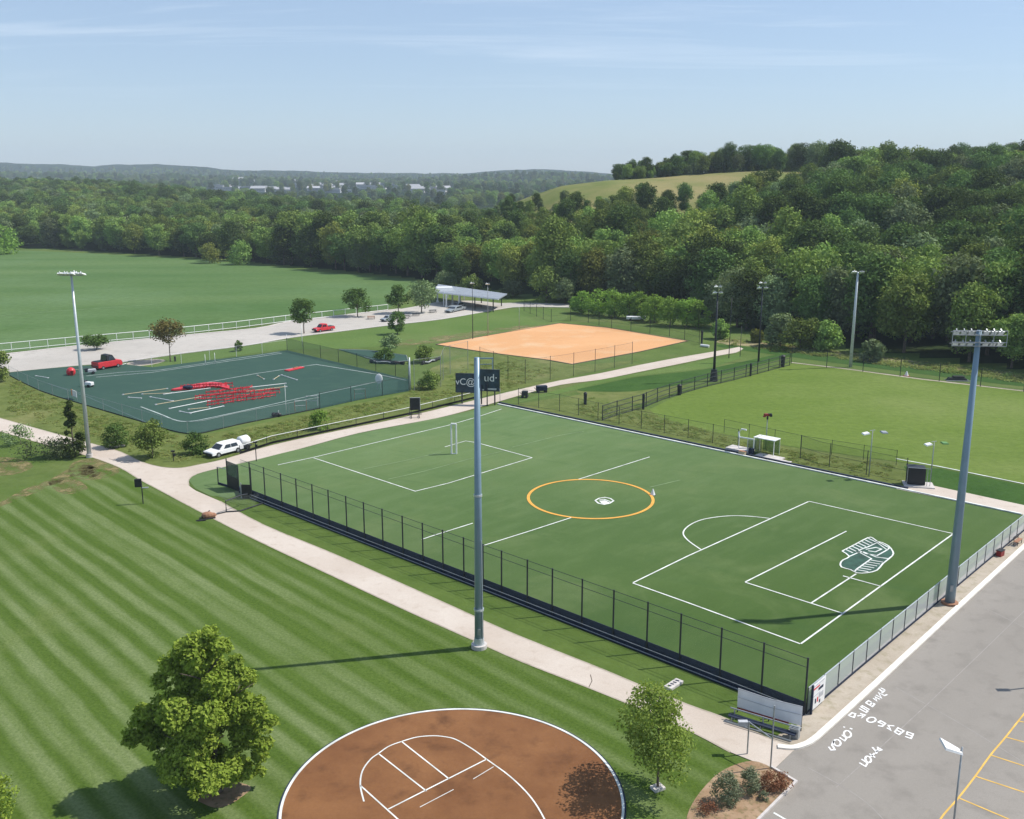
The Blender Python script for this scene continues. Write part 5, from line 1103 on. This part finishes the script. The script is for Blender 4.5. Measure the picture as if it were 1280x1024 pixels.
mb = MB(); mb.tube([rl(273,606) if False else ((at(273,606)-g0).x,(at(273,606)-g0).y,2.2), ((at(285,609.5)-g0).x,(at(285,609.5)-g0).y,2.3)],0.04,6); mb.build('rail', M['galv'], t)
def sgl(px, py, label, name='short_post', h=2.6, cat='post'):
    t = thing(name, label, cat, at(px, py)); mb = MB(); mb.tube([(0,0,0),(0,0,h)],0.06,7); mb.build('shaft', M['darkmetal'], t); mb = MB(); mb.box((0,0,h),(0.5,0.2,0.16)); mb.box((0.12,0.0,h-0.5),(0.3,0.12,0.4)); mb.build('fitting', M['black'], t)
sgl(320.5,577,'short dark post with fittings on the branch path above the tall fence'); sgl(217,577,'short dark stake on grass at the path curve', h=1.4)
# slab with four marks beside the tall fence
p = at(842,858); t = thing('marked_slab', 'pale slab with four dark marks on grass beside the tall fence', 'slab', (p.x,p.y,0), math.atan2(at(851,850).y-at(834,861).y, at(851,850).x-at(834,861).x))
mb = MB(); mb.box((0,0,0.14),(1.6,0.65,0.22)); mb.build('slab', M['greypaving'], t, bevel=0.03)
for i in range(4): mb = MB(); mb.box((-0.5+0.33*i,0.02,0.262),(0.14,0.26,0.02),0.3); mb.build('mark', M['navy'], t)
# banner on the fence, with the bench and rails before it
bp, bq = at(921,891), at(1001,915); g0 = bp; dv = (bq-bp); Lb = dv.length; rzb = math.atan2(dv.y, dv.x)
t = thing('fence_banner', 'long pale grey banner with red lower stripe on the near fence corner', 'banner', bp, rzb); zt = hgt(921,891,861)
mb = MB(); n_ = 14
for i in range(n_):
    x0, x1 = Lb*i/n_, Lb*(i+1)/n_; y0, y1 = -0.10*math.sin(math.pi*i/n_), -0.10*math.sin(math.pi*(i+1)/n_)
    mb.add([(x0,y0,0.45),(x1,y1,0.45),(x1,y1,zt-0.12*math.sin(math.pi*(i+1)/n_)),(x0,y0,zt-0.12*math.sin(math.pi*i/n_)),(x0,y0+0.03,0.45),(x1,y1+0.03,0.45),(x1,y1+0.03,zt),(x0,y0+0.03,zt)], [(0,1,2,3),(7,6,5,4),(3,2,6,7),(4,5,1,0)])
ban = mb.build('cloth', M['bannercloth'], t)
mb = MB(); mb.box((Lb*0.42,-0.14,0.42),(Lb*0.80,0.03,0.16)); mb.build('red_stripe', M['darkred'], t)
mb = MB(); mb.tube([(0,-0.13,zt*0.70),(Lb*0.5,-0.14,zt*0.66),(Lb,-0.07,zt*0.7)],0.02,5); mb.tube([(0,0,zt+0.02),(Lb*0.5,-0.1,zt-0.04),(Lb,0,zt+0.02)],0.035,6); mb.build('rope', M['grey'], t)
for x in (0.02, Lb*0.5, Lb-0.02): mb = MB(); mb.tube([(x,0.06,0),(x,0.06,zt)],0.04,6); mb.build('post', M['darkmetal'], t)
t = thing('bench', 'dark bench with steel rails in front of the pale banner', 'bench', at(948,912), rzb)
mb = MB(); mb.box((0.2,0,0.45),(4.6,0.42,0.07)); mb.build('seat', M['navy'], t); mb = MB(); mb.tube([(-2.1,0.25,0.85),(2.6,0.25,0.85)],0.05,6); mb.tube([(-2.1,-0.5,0.2),(2.4,-0.5,0.2)],0.04,6); mb.build('rail', M['galv'], t)
for x in (-1.8, 0.2, 2.2): mb = MB(); mb.tube([(x,0.25,0),(x,0.25,0.85)],0.045,6); mb.tube([(x,-0.2,0),(x,-0.2,0.42)],0.04,6); mb.build('leg', M['galv'], t)
pa, pb = at(934,943), at(963,961); ha, hb = hgt(934,943,902), hgt(963,961,882)
t = thing('path_gate', 'tall steel gate frame over the near end of the path', 'gate', pa); q = pb-pa
for (x, y, h_) in ((0,0,ha),(q.x,q.y,hb)): mb = MB(); mb.tube([(x,y,0),(x,y,h_)],0.05,8); mb.build('post', M['galv'], t)
back = at(975,915)-pa
mb = MB(); mb.tube([(0,0,ha-0.05),(q.x*0.95,q.y*0.95,ha-0.25)],0.045,6); mb.build('top_rail', M['galv'], t)
mb = MB(); mb.box((-0.35,0.15,ha-0.2),(0.6,0.3,0.3)); mb.build('control_box', M['grey'], t)
t = thing('electric_box', 'small grey box at the foot of the fence corner', 'utility box', at(993,922), rzb); mb = MB(); mb.box((0,0,0.35),(0.6,0.45,0.7)); mb.build('cabinet', M['galv'], t, bevel=0.03); mb = MB(); mb.box((0,0,0.73),(0.68,0.52,0.05)); mb.build('lid', M['galv'], t)
# printed panel on the parking fence
pa, pb = at(1010,892), at(1027,877); dv = pb-pa; rzp = math.atan2(dv.y, dv.x); Lp = dv.length
t = thing('fence_sign', 'white printed sign panel with red marks fixed on the parking fence end', 'sign', pa+Vector((0.08,-0.08,0)), rzp)
mb = MB(); mb.box((Lp/2,-0.05,1.15),(Lp,0.04,1.9)); mb.build('panel', M['white'], t)
for i, (x, z, w_, h_, m_) in enumerate(((0.3,1.75,0.5,0.12,'red'),(0.65,1.5,0.35,0.2,'navy'),(0.35,1.2,0.55,0.05,'grey'),(0.7,0.95,0.3,0.35,'grey'),(0.3,0.75,0.08,0.35,'navy'),(0.45,0.75,0.08,0.35,'red'),(0.62,0.5,0.08,0.25,'navy'),(0.5,1.95,0.8,0.05,'grey'))):
    mb = MB(); mb.box((x*Lp,-0.08,z),(w_*Lp,0.012,h_)); mb.build('print', M[m_], t)
mb = MB(); mb.box((0.0,-0.1,0.95),(0.16,0.12,2.5)); mb.build('gate_post', M['navy'], t)
# gear at the parking fence
t = thing('red_crate', 'small dark red crate outside the parking fence', 'crate', at(1250,695), 0.7); mb = MB(); mb.box((0,0,0.3),(0.8,0.5,0.6)); mb.build('box', M['darkred'], t, bevel=0.04); mb = MB(); mb.box((0,0,0.62),(0.86,0.56,0.06)); mb.build('lid', M['black'], t)
t = thing('bicycle_rack', 'grey tubular rack behind the red crate at the parking fence', 'rack', at(1240,697), 0.8); mb = MB(); 
for i in range(4): mb.tube([(-0.6+0.4*i,0,0),(-0.6+0.4*i,0,0.7),(-0.6+0.4*i,0.5,0.7),(-0.6+0.4*i,0.5,0)],0.03,5)
mb.build('hoops', M['galv'], t); mb = MB(); mb.tube([(-0.7,0,0.05),(0.8,0,0.05)],0.04,6); mb.build('base_bar', M['darkmetal'], t)
t = thing('bench', 'small dark bench at the right edge outside the parking fence', 'bench', at(1272,681), 0.8); mb = MB(); mb.box((0,0,0.48),(1.5,0.4,0.07)); mb.build('seat', M['brown'], t); mb = MB(); mb.box((0,0.22,0.8),(1.5,0.06,0.3)); mb.build('backrest', M['darkmetal'], t)
for s in (-1,1): mb = MB(); mb.tube([(s*0.6,-0.15,0),(s*0.6,-0.15,0.46)],0.035,6); mb.tube([(s*0.6,0.2,0),(s*0.6,0.22,0.9)],0.035,6); mb.build('leg', M['darkmetal'], t)
# white shelter on slabs
g0 = at(945,570); rs = math.atan2((at(975,575)-at(930,566)).y, (at(975,575)-at(930,566)).x)
t = thing('team_shelter', 'white framed team shelter with green side panels behind the turf', 'shelter', at(950,567), rs)
mb = MB(); mb.box((0.7,0.4,2.2),(3.1,1.7,0.10)); mb.build('roof', M['white'], t)
mb = MB(); mb.box((1.0,1.15,1.15),(2.4,0.05,2.0)); mb.build('side_panel', M['green_glass'], t); mb = MB(); mb.box((-0.3,0.0,1.2),(0.06,1.9,2.2)); mb.build('glass_panel', M['chain_teal'], t)
for x, y in ((-0.75,-0.4),(2.15,-0.4),(-0.75,1.2),(2.15,1.2)): mb = MB(); mb.box((x,y,1.1),(0.08,0.08,2.2)); mb.build('post', M['white'], t)
t = thing('lifeguard_frame', 'curved white tube frame with canopy left of the team shelter', 'frame', at(934,566), rs)
mb = MB(); mb.tube([(-1.3,0,1.9),(-1.4,0,2.6),(-1.0,0,3.1),(-0.3,0,3.1)],0.12,8); mb.tube([(-1.3,0,1.95),(0.9,0,2.0)],0.1,6); mb.build('hoop', M['white'], t)
mb = MB(); mb.tube([(0.0,0,0.2),(0.0,0,2.0)],0.05,6); mb.tube([(1.0,-0.2,0),(1.0,-0.2,2.1)],0.09,6); mb.tube([(-1.3,0,0.2),(-1.3,0,1.9)],0.05,6); mb.build('leg', M['white'], t)
mb = MB(); mb.box((0.55,0.1,1.2),(0.9,0.7,1.2)); mb.build('cabinet', M['chain_teal'], t); mb = MB(); mb.box((0.8,-0.4,0.45),(0.6,0.5,0.8)); mb.build('locker', M['navy'], t)
def slab(px, py, w, d, z, label, rz=rs, mat='greypaving'):
    t = thing('paving_slab', label, 'slab', at(px, py), rz); mb = MB(); mb.box((0,0,z/2+0.02),(w,d,z)); mb.build('top', M[mat], t, bevel=0.02); mb = MB(); mb.box((0,0,0.03),(w*1.03,d*1.03,0.06)); mb.build('footing', M['verge'], t)
slab(925,563.5,3.4,1.9,0.35,'raised pale slab left of the team shelter'); slab(962,572,3.6,1.6,0.15,'pale slab under the team shelter right side'); slab(978,577,2.2,1.0,0.10,'small pale slab at the right end of the shelter group')
t = thing('tan_crate', 'small tan crate between slab and turf kerb', 'crate', at(928,568.5), rs); mb = MB(); mb.box((0,0,0.25),(0.9,0.5,0.45)); mb.build('box', M['tan'], t); mb = MB(); mb.box((0,0,0.5),(0.96,0.56,0.05)); mb.build('lid', M['brown'], t)
# black bin enclosure and its slab
t = thing('black_container', 'black square container with mesh frame on a pale pad by the right path', 'container', at(1144,606), R(-14))
mb = MB(); mb.box((0,0,1.2),(2.0,1.5,2.0),0,0.97); mb.build('body', M['black'], t, bevel=0.08); mb = MB(); mb.box((-0.1,0,2.26),(2.05,1.55,0.1)); mb.build('lid', M['darkmetal'], t)
mb = MB(); 
for x in (-1.1, 1.15, 1.5): mb.tube([(x,-0.8,0),(x,-0.8,2.3)],0.035,6)
mb.tube([(-1.1,-0.8,2.3),(1.5,-0.8,2.3)],0.03,6); mb.build('frame', M['galv'], t)
mb = MB(); mb.box((0.3,-0.3,0.1),(3.4,2.3,0.16)); mb.build('pad', M['greypaving'], t)
bx = at(1196,476); t = thing('equipment_sledge', 'low black training sledge at the far fence of the bright field', 'training sledge', bx, R(-6)); mb = MB(); mb.box((0,0,0.35),(3.6,1.2,0.5),0,0.8); mb.box((0.2,0,0.75),(2.0,0.9,0.3)); mb.build('pads', M['black'], t, bevel=0.08); mb = MB(); mb.tube([(-2,-0.6,0.08),(2.2,-0.6,0.08)],0.08,6); mb.tube([(-2,0.6,0.08),(2.2,0.6,0.08)],0.08,6); mb.build('runner', M['galv'], t)
t = thing('marker_cone', 'small pink white cone at the far fence left of the black sledge', 'cone', at(1133,470)); mb = MB(); mb.tube([(0,0,0),(0,0,0.9)],[0.4,0.08],10); mb.build('body', M['white'], t); mb = MB(); mb.box((0,0,0.03),(0.9,0.9,0.06)); mb.build('base', M['red'], t)
# pale rock pile at the infield tip, white boards under hedge trees
t = thing('white_rolls', 'short white roll lying right of the clay infield tip', 'roll', at(881,434), R(-40)); mb = MB(); mb.tube([(-1.0,0,0.3),(1.0,0,0.3)],0.3,10); mb.build('roll', M['white'], t); mb = MB(); mb.tube([(-1.05,0,0.3),(1.05,0,0.3)],0.12,8); mb.build('core', M['grey'], t)
t = thing('parked_trailer', 'low white trailer half hidden under the hedge trees', 'trailer', at(795,401), R(-5)); mb = MB(); mb.box((0,0,0.8),(5.0,2.0,0.7)); mb.build('body', M['white'], t, bevel=0.1); mb = MB(); mb.tube([(-1.5,-1.05,0.35),(-1.5,1.05,0.35)],0.35,10); mb.tube([(1.5,-1.05,0.35),(1.5,1.05,0.35)],0.35,10); mb.build('wheel', M['rubber'], t)

# practice court equipment: red hurdles in rows, tan poles on the ground
def court_dir(a, b): p, q = at(*a), at(*b); return p, q, math.atan2(q.y-p.y, q.x-p.x)
hp0 = None
def hurdle_proto():
    t = thing('training_hurdle', 'red training hurdle', 'hurdle', (0,0,0))
    mb = MB(); mb.tube([(-0.55,0,0),(-0.55,0,0.95)],0.05,6); mb.tube([(0.55,0,0),(0.55,0,0.95)],0.05,6); mb.build('upright', M['red'], t)
    mb = MB(); mb.box((0,0,0.72),(1.35,0.10,0.18)); mb.build('crossbar', M['red'], t)
    mb = MB(); mb.tube([(-0.55,0,0.05),(-0.55,0.9,0.05)],0.06,6); mb.tube([(0.55,0,0.05),(0.55,0.9,0.05)],0.06,6); mb.tube([(-0.55,0.75,0.08),(0.55,0.75,0.08)],0.05,6); mb.build('foot', M['red'], t)
    return t
ROWS = [((232,487),(286,484),13,'back row of red hurdles','back row of red hurdles on the practice court'),((262,495),(312,489),12,'second row of red hurdles','second row of red hurdles on the practice court'),((250,500),(345,491.5),17,'third row of red hurdles','third row of red hurdles on the practice court'),((266,507),(340,496.5),14,'front row of red hurdles','front row of red hurdles on the practice court')]
for (a, b_, n, lab, grp) in ROWS:
    p, q, ang = court_dir(a, b_)
    for i in range(n):
        f = i/(n-1); pos = p.lerp(q, f) + Vector((random.uniform(-0.25,0.25), random.uniform(-0.35,0.35), 0)); rz = ang+random.uniform(-0.35,0.35)+(0.5 if i % 4 == 3 else 0)
        pos_word = ''
        pos_unused = 'at the left end' if f < 0.2 else ('left of the middle' if f < 0.42 else ('in the middle' if f < 0.6 else ('right of the middle' if f < 0.82 else 'at the right end')))
        lb = f'red training hurdle, {ORD[i]} from the left in the {lab.split(" of ")[0]}'
        if hp0 is None: hp0 = hurdle_proto(); hp0.location = pos; hp0.rotation_euler = (0,0,rz); hp0['label'] = lb; hp0['group'] = grp
        else: dup(hp0, pos, rz, lb, group=grp)
t = thing('red_mat', 'long low red mat with a rounded right end behind the hurdles', 'mat', at(262,485)); g0 = at(262,485)
pts = [at(*p)-g0 for p in crv([(214,489),(232,484.5),(258,480),(276,480.5),(286,484),(285,487.5),(270,484.5),(250,486),(232,488)], 3, True)]
mb = MB(); n_ = len(pts); mb.add([(p.x,p.y,0.05) for p in pts]+[(p.x,p.y,0.32) for p in pts], [tuple(range(n_))[::-1], tuple(range(n_, 2*n_))]+[(i,(i+1)%n_,(i+1)%n_+n_,i+n_) for i in range(n_)]); mb.build('pad', M['red'], t)
mb = MB(); p = at(235,487.5)-g0; mb.sphere((p.x,p.y,0.5),0.6,8,5,(1.6,1,0.6)); mb.build('blue_cover', M['navy'], t)
POL = [((154,494),(209,486.5),'tan','longest tan pole left of the red hurdles'),((161,497.5),(176,498.5),'white','short white pole left of the tan poles'),((178,493.5),(215,492),'tan','thin tan pole near the left end of the hurdles'),((188,497),(216,502),'white','white pole lying crosswise left of the hurdles'),((195,506.5),(250,497),'tan','tan pole before the second hurdle row'),((212,511.5),(262,501.5),'white','white pole before the third hurdle row'),((225,515),(238,517.5),'white','short white pole nearest the court corner'),((238,517),(279,508.5),'white','long white pole nearest the court corner'),((236,512.5),(262,510),'tan','short tan pole beside the front hurdle row'),((205,493.5),(262,486),'white','white pole between the two back hurdle rows'),((290,487.5),(357,480),'white','white pole right of the back hurdle row'),((300,491),(358,484),'tan','tan pole right of the third hurdle row'),((322,470),(330,474.5),'tan','small tan stick alone near the court centre'),((352,469.5),(371,475.5),'white','white stick near the right part of the court'),((342,475),(349,470.5),'tan','tan stick crossing beside the white stick'),((152,456.5),(158,455),'white','short white stick near the red pickup'),((88,462),(100,463.5),'tan','tan stick beside the red dome tent'),((45,470.5),(60,473),'white','white stick in the left court corner')]
for a, b_, m_, lab in POL:
    p, q, ang = court_dir(a, b_); L1 = (q-p).length; t = thing('training_pole', lab, 'pole', (p+q)/2, ang, 'loose poles lying on the practice court')
    mb = MB(); mb.tube([(-L1/2,0,0.10),(L1/2,0,0.10)],0.065,6); mb.build('shaft', M[m_], t); mb = MB(); mb.box((-L1/2,0,0.1),(0.3,0.3,0.12)); mb.box((L1/2,0,0.1),(0.3,0.3,0.12)); mb.build('foot', M['grey'], t)
p, q, ang = court_dir((358,464.5),(378,460)); t = thing('red_mat', 'small red mat near the top corner of the practice court', 'mat', (p+q)/2, ang); mb = MB(); mb.box((0,0,0.16),((q-p).length,1.1,0.22)); mb.build('pad', M['red'], t, bevel=0.05); mb = MB(); mb.box((0.6,0.2,0.33),(1.2,0.4,0.12)); mb.build('fold', M['brown'], t)
t = thing('dome_tent', 'small round red dome tent in the left corner of the practice court', 'tent', at(89,469)); mb = MB(); mb.sphere((0,0,0.6),0.85,12,8,(1,0.9,1.05)); mb.build('canopy', M['red'], t, smooth=True); mb = MB(); mb.box((0.5,-0.5,0.5),(0.45,0.5,0.9)); mb.build('entrance', M['darkred'], t)
def machine(px, py, label, m1, rz):
    t = thing('field_machine', label, 'machine', at(px, py), rz); mb = MB(); mb.box((0,0,0.65),(1.5,0.8,0.6)); mb.build('hopper', M[m1], t, bevel=0.1); mb = MB(); mb.box((-0.9,0,0.8),(0.6,0.6,0.7)); mb.tube([(-1.2,0,0.9),(-1.7,0,1.3)],0.05,6); mb.build('engine', M['darkmetal'], t)
    for s in (-1,1): mb = MB(); mb.tube([(0.2,s*0.4,0.28),(0.2,s*0.55,0.28)],0.28,12); mb.build('wheel', M['rubber'], t)
machine(112,484,'white and dark field machine beside the slim white pole','white',-0.4); machine(115,467.5,'pale small machine in front of the red pickup','grey',0.5)
t = thing('court_sign', 'small white sign with orange end on the practice court fence', 'sign', at(94,499), math.atan2((at(100,503)-at(87,497)).y,(at(100,503)-at(87,497)).x)); mb = MB(); mb.box((0.2,-0.1,1.0),(2.0,0.06,1.0)); mb.build('panel', M['white'], t); mb = MB(); mb.box((-1.0,-0.1,1.0),(0.5,0.07,1.05)); mb.build('end_panel', paint('orange_paint',(0.7,0.2,0.05)), t)
for x in (-0.9,1.1): mb = MB(); mb.tube([(x,-0.05,0),(x,-0.05,1.4)],0.04,6); mb.build('post', M['galv'], t)
t = thing('target_board', 'white oval target board on a stand at the court right side', 'target', at(474,487), R(10)); mb = MB(); mb.sphere((0,0,1.9),0.75,14,10,(0.85,0.12,1.2)); mb.build('board', M['white'], t, smooth=True); mb = MB(); mb.tube([(-0.3,0,0),(-0.2,0,1.2)],0.04,6); mb.tube([(0.3,0,0),(0.2,0,1.2)],0.04,6); mb.build('stand', M['grey'], t)
def stand(px, py, label, mat, rz):
    t = thing('goal_stand', label, 'goal stand', at(px, py), rz); mb = MB(); mb.tube([(-0.9,0,0),(-0.9,0,1.7)],0.05,6); mb.tube([(0.9,0,0),(0.9,0,1.7)],0.05,6); mb.build('upright', M[mat], t); mb = MB(); mb.tube([(-0.9,0,1.7),(0.9,0,1.7)],0.05,6); mb.tube([(-0.9,0,0.9),(0.9,0,0.9)],0.04,6); mb.build('bar', M['grey'], t)
stand(376,514,'rusty red stand at the near court fence','brown',0.3); stand(390,508,'pale grey stand on the court next to the rusty one','grey',0.2); stand(450,499,'brown bench like stand outside the court windscreen','brown',0.25)
t = thing('gear_pile', 'small dark pile with white bits at the near court fence', 'gear pile', at(347,521)); mb = MB(); mb.sphere((0,0,0.3),0.5,8,5,(1.3,0.8,0.8)); mb.sphere((-0.6,0,0.35),0.35,8,5); mb.build('bags', M['black'], t); mb = MB(); mb.tube([(0.1,0,0.1),(0.2,0,1.0)],0.06,6); mb.build('stick', M['white'], t)
# teal tarp and rolled nets past the court
g0 = at(470,447); t = thing('ground_tarp', 'teal netting tarp spread on grass behind the practice court', 'tarp', g0); pts = [at(*p)-g0 for p in [(424,437.5),(460,438.5),(508,445),(510,452),(480,454),(455,447)]]
n_ = len(pts); mb = MB(); mb.add([(p.x,p.y,0.03) for p in pts]+[(p.x,p.y,0.1) for p in pts], [tuple(range(n_))[::-1], tuple(range(n_, 2*n_))]+[(i,(i+1)%n_,(i+1)%n_+n_,i+n_) for i in range(n_)]); mb.build('sheet', M['practice'], t); mb = MB(); mb.tube([(p.x,p.y,0.12) for p in pts],0.08,5); mb.build('hem', M['galv'], t)
for (a, b_, lab) in (((462,454),(505,456),'long black and white rolled net below the teal tarp'),((528,456.5),(550,450),'shorter black and white rolled net beside the green shrub')):
    p, q, ang = court_dir(a, b_); L1 = (q-p).length; t = thing('rolled_net', lab, 'rolled net', (p+q)/2, ang); mb = MB(); P_ = [(-L1/2+L1*i/8, 0.25*math.sin(i*1.9), 0.35+0.08*math.sin(i*2.3)) for i in range(9)]; mb.tube(P_, [0.2+0.18*abs(math.sin(i*1.3+0.5)) for i in range(9)], 8); mb.build('net_roll', M['black'], t)
    mb = MB(); mb.tube([(x, y-0.3, z+0.1) for x, y, z in P_[1:6]], 0.12, 6); mb.build('pale_sleeve', M['grey'], t)
# grey rock by the bush
t = thing('boulder', 'low grey boulder at the foot of the left bank bush', 'rock', at(144,559)); mb = MB(); mb.sphere((0,0,0.3),0.7,9,6,(1.3,0.8,0.7)); mb.build('stone', M['greypaving'], t); mb = MB(); mb.sphere((0.9,0.2,0.2),0.35,8,5,(1.2,0.9,0.8)); mb.build('side_stone', M['greypaving'], t)

# ------------------------------------------------------------------ far town
tr = random.Random(3); used = []; TL = []
TOWN = [(275,225,300,226),(300,226,345,228),(345,228,400,229),(400,229,440,230),(432,234,478,237),(455,232,500,236),(505,238,552,243),(515,236,560,240)]
kinds = [('white','townwall','townroof'),('pale grey','grey','townroof'),('red roofed','townwall','townred')]
k = 0
for (x0, y0, x1, y1) in TOWN:
    for i in range(13):
        cx_ = tr.uniform(x0, x1); cy_ = y0+(y1-y0)*(cx_-x0)/(x1-x0)+tr.uniform(-1, 1.5)
        # find the distance at which the plain shows at this picture height
        yy = 1300.0
        while yy < 2600:
            xx = (cx_-CX)/FPX*(yy*0.974+8.2); zt_ = th(xx, yy); f = yy*math.cos(PITCH)+(CAM_H-zt_)*math.sin(PITCH); u = yy*math.sin(PITCH)-(CAM_H-zt_)*math.cos(PITCH)
            if CY-FPX*u/f < cy_: break
            yy += 15
        if yy >= 2600: yy = tr.uniform(1700, 2200); xx = (cx_-CX)/FPX*(yy*0.974+8.2)
        if any(abs(xx-a)+abs(yy-b_) < 26 for a, b_ in used): continue
        used.append((xx, yy)); kn, wm, rm = kinds[0 if tr.random() < 0.6 else 1]
        if 530 < cx_: kn, wm, rm = kinds[2 if tr.random() < 0.2 else 0]
        w_, d_, h_ = tr.uniform(9, 34), tr.uniform(8, 16), tr.uniform(3.5, 7.5); z0 = th(xx, yy)
        side = 'left end' if cx_ < 360 else ('middle' if cx_ < 460 else 'right end'); sz = 'long' if w_ > 26 else ('mid' if w_ > 17 else 'small')
        rzz = tr.uniform(-0.3, 0.3); t = thing('town_building', f'{sz} {kn} building at distant town {side}', 'building', (xx, yy, z0), rzz, f'{kn} buildings of the distant town {side}')
        mb = MB(); mb.box((0,0,h_/2-1),(w_,d_,h_+2)); 
        mb.build('wall', M[wm], t); mb = MB()
        if wm == 'townwall' and tr.random() < 0.5 or rm == 'townred': mb.add([(-w_/2-1,-d_/2-1,h_),(w_/2+1,-d_/2-1,h_),(w_/2+1,d_/2+1,h_),(-w_/2-1,d_/2+1,h_),(-w_/2,0,h_+4),(w_/2,0,h_+4)], [(0,1,5,4),(2,3,4,5),(0,4,3),(1,2,5),(3,2,1,0)])
        else: mb.box((0,0,h_+0.4),(w_+1,d_+1,0.8))
        TL.append((cx_, t)); mb.build('roof', M[rm], t); mb = MB(); mb.box((0,-d_/2-0.06,h_*0.55),(w_*0.85,0.1,h_*0.16)); mb.build('window', M['glassdark'], t)

bl = {}
for c_, t_ in TL: bl.setdefault(t_['label'], []).append((c_, t_))
for lb, L_ in bl.items():
    if len(L_) > 1:
        for i, (c_, t_) in enumerate(sorted(L_, key=lambda q: q[0])): t_['label'] = lb + ', ' + ORD[i] + ' from left'
# ------------------------------------------------------------------ air
mb = MB(); mb.box((0, 2920, 89), (15600, 6200, 190)); hz = mb.build('haze', None)
kz = NT('haze_air'); pv = kz.n('ShaderNodeVolumePrincipled'); pv.inputs['Color'].default_value = (0.76, 0.89, 1.0, 1); pv.inputs['Density'].default_value = 0.00014; pv.inputs['Anisotropy'].default_value = 0.0
kz.l(pv.outputs[0], kz.out.inputs['Volume']); hz.data.materials.clear(); hz.data.materials.append(kz.m); hz['kind'] = 'stuff'
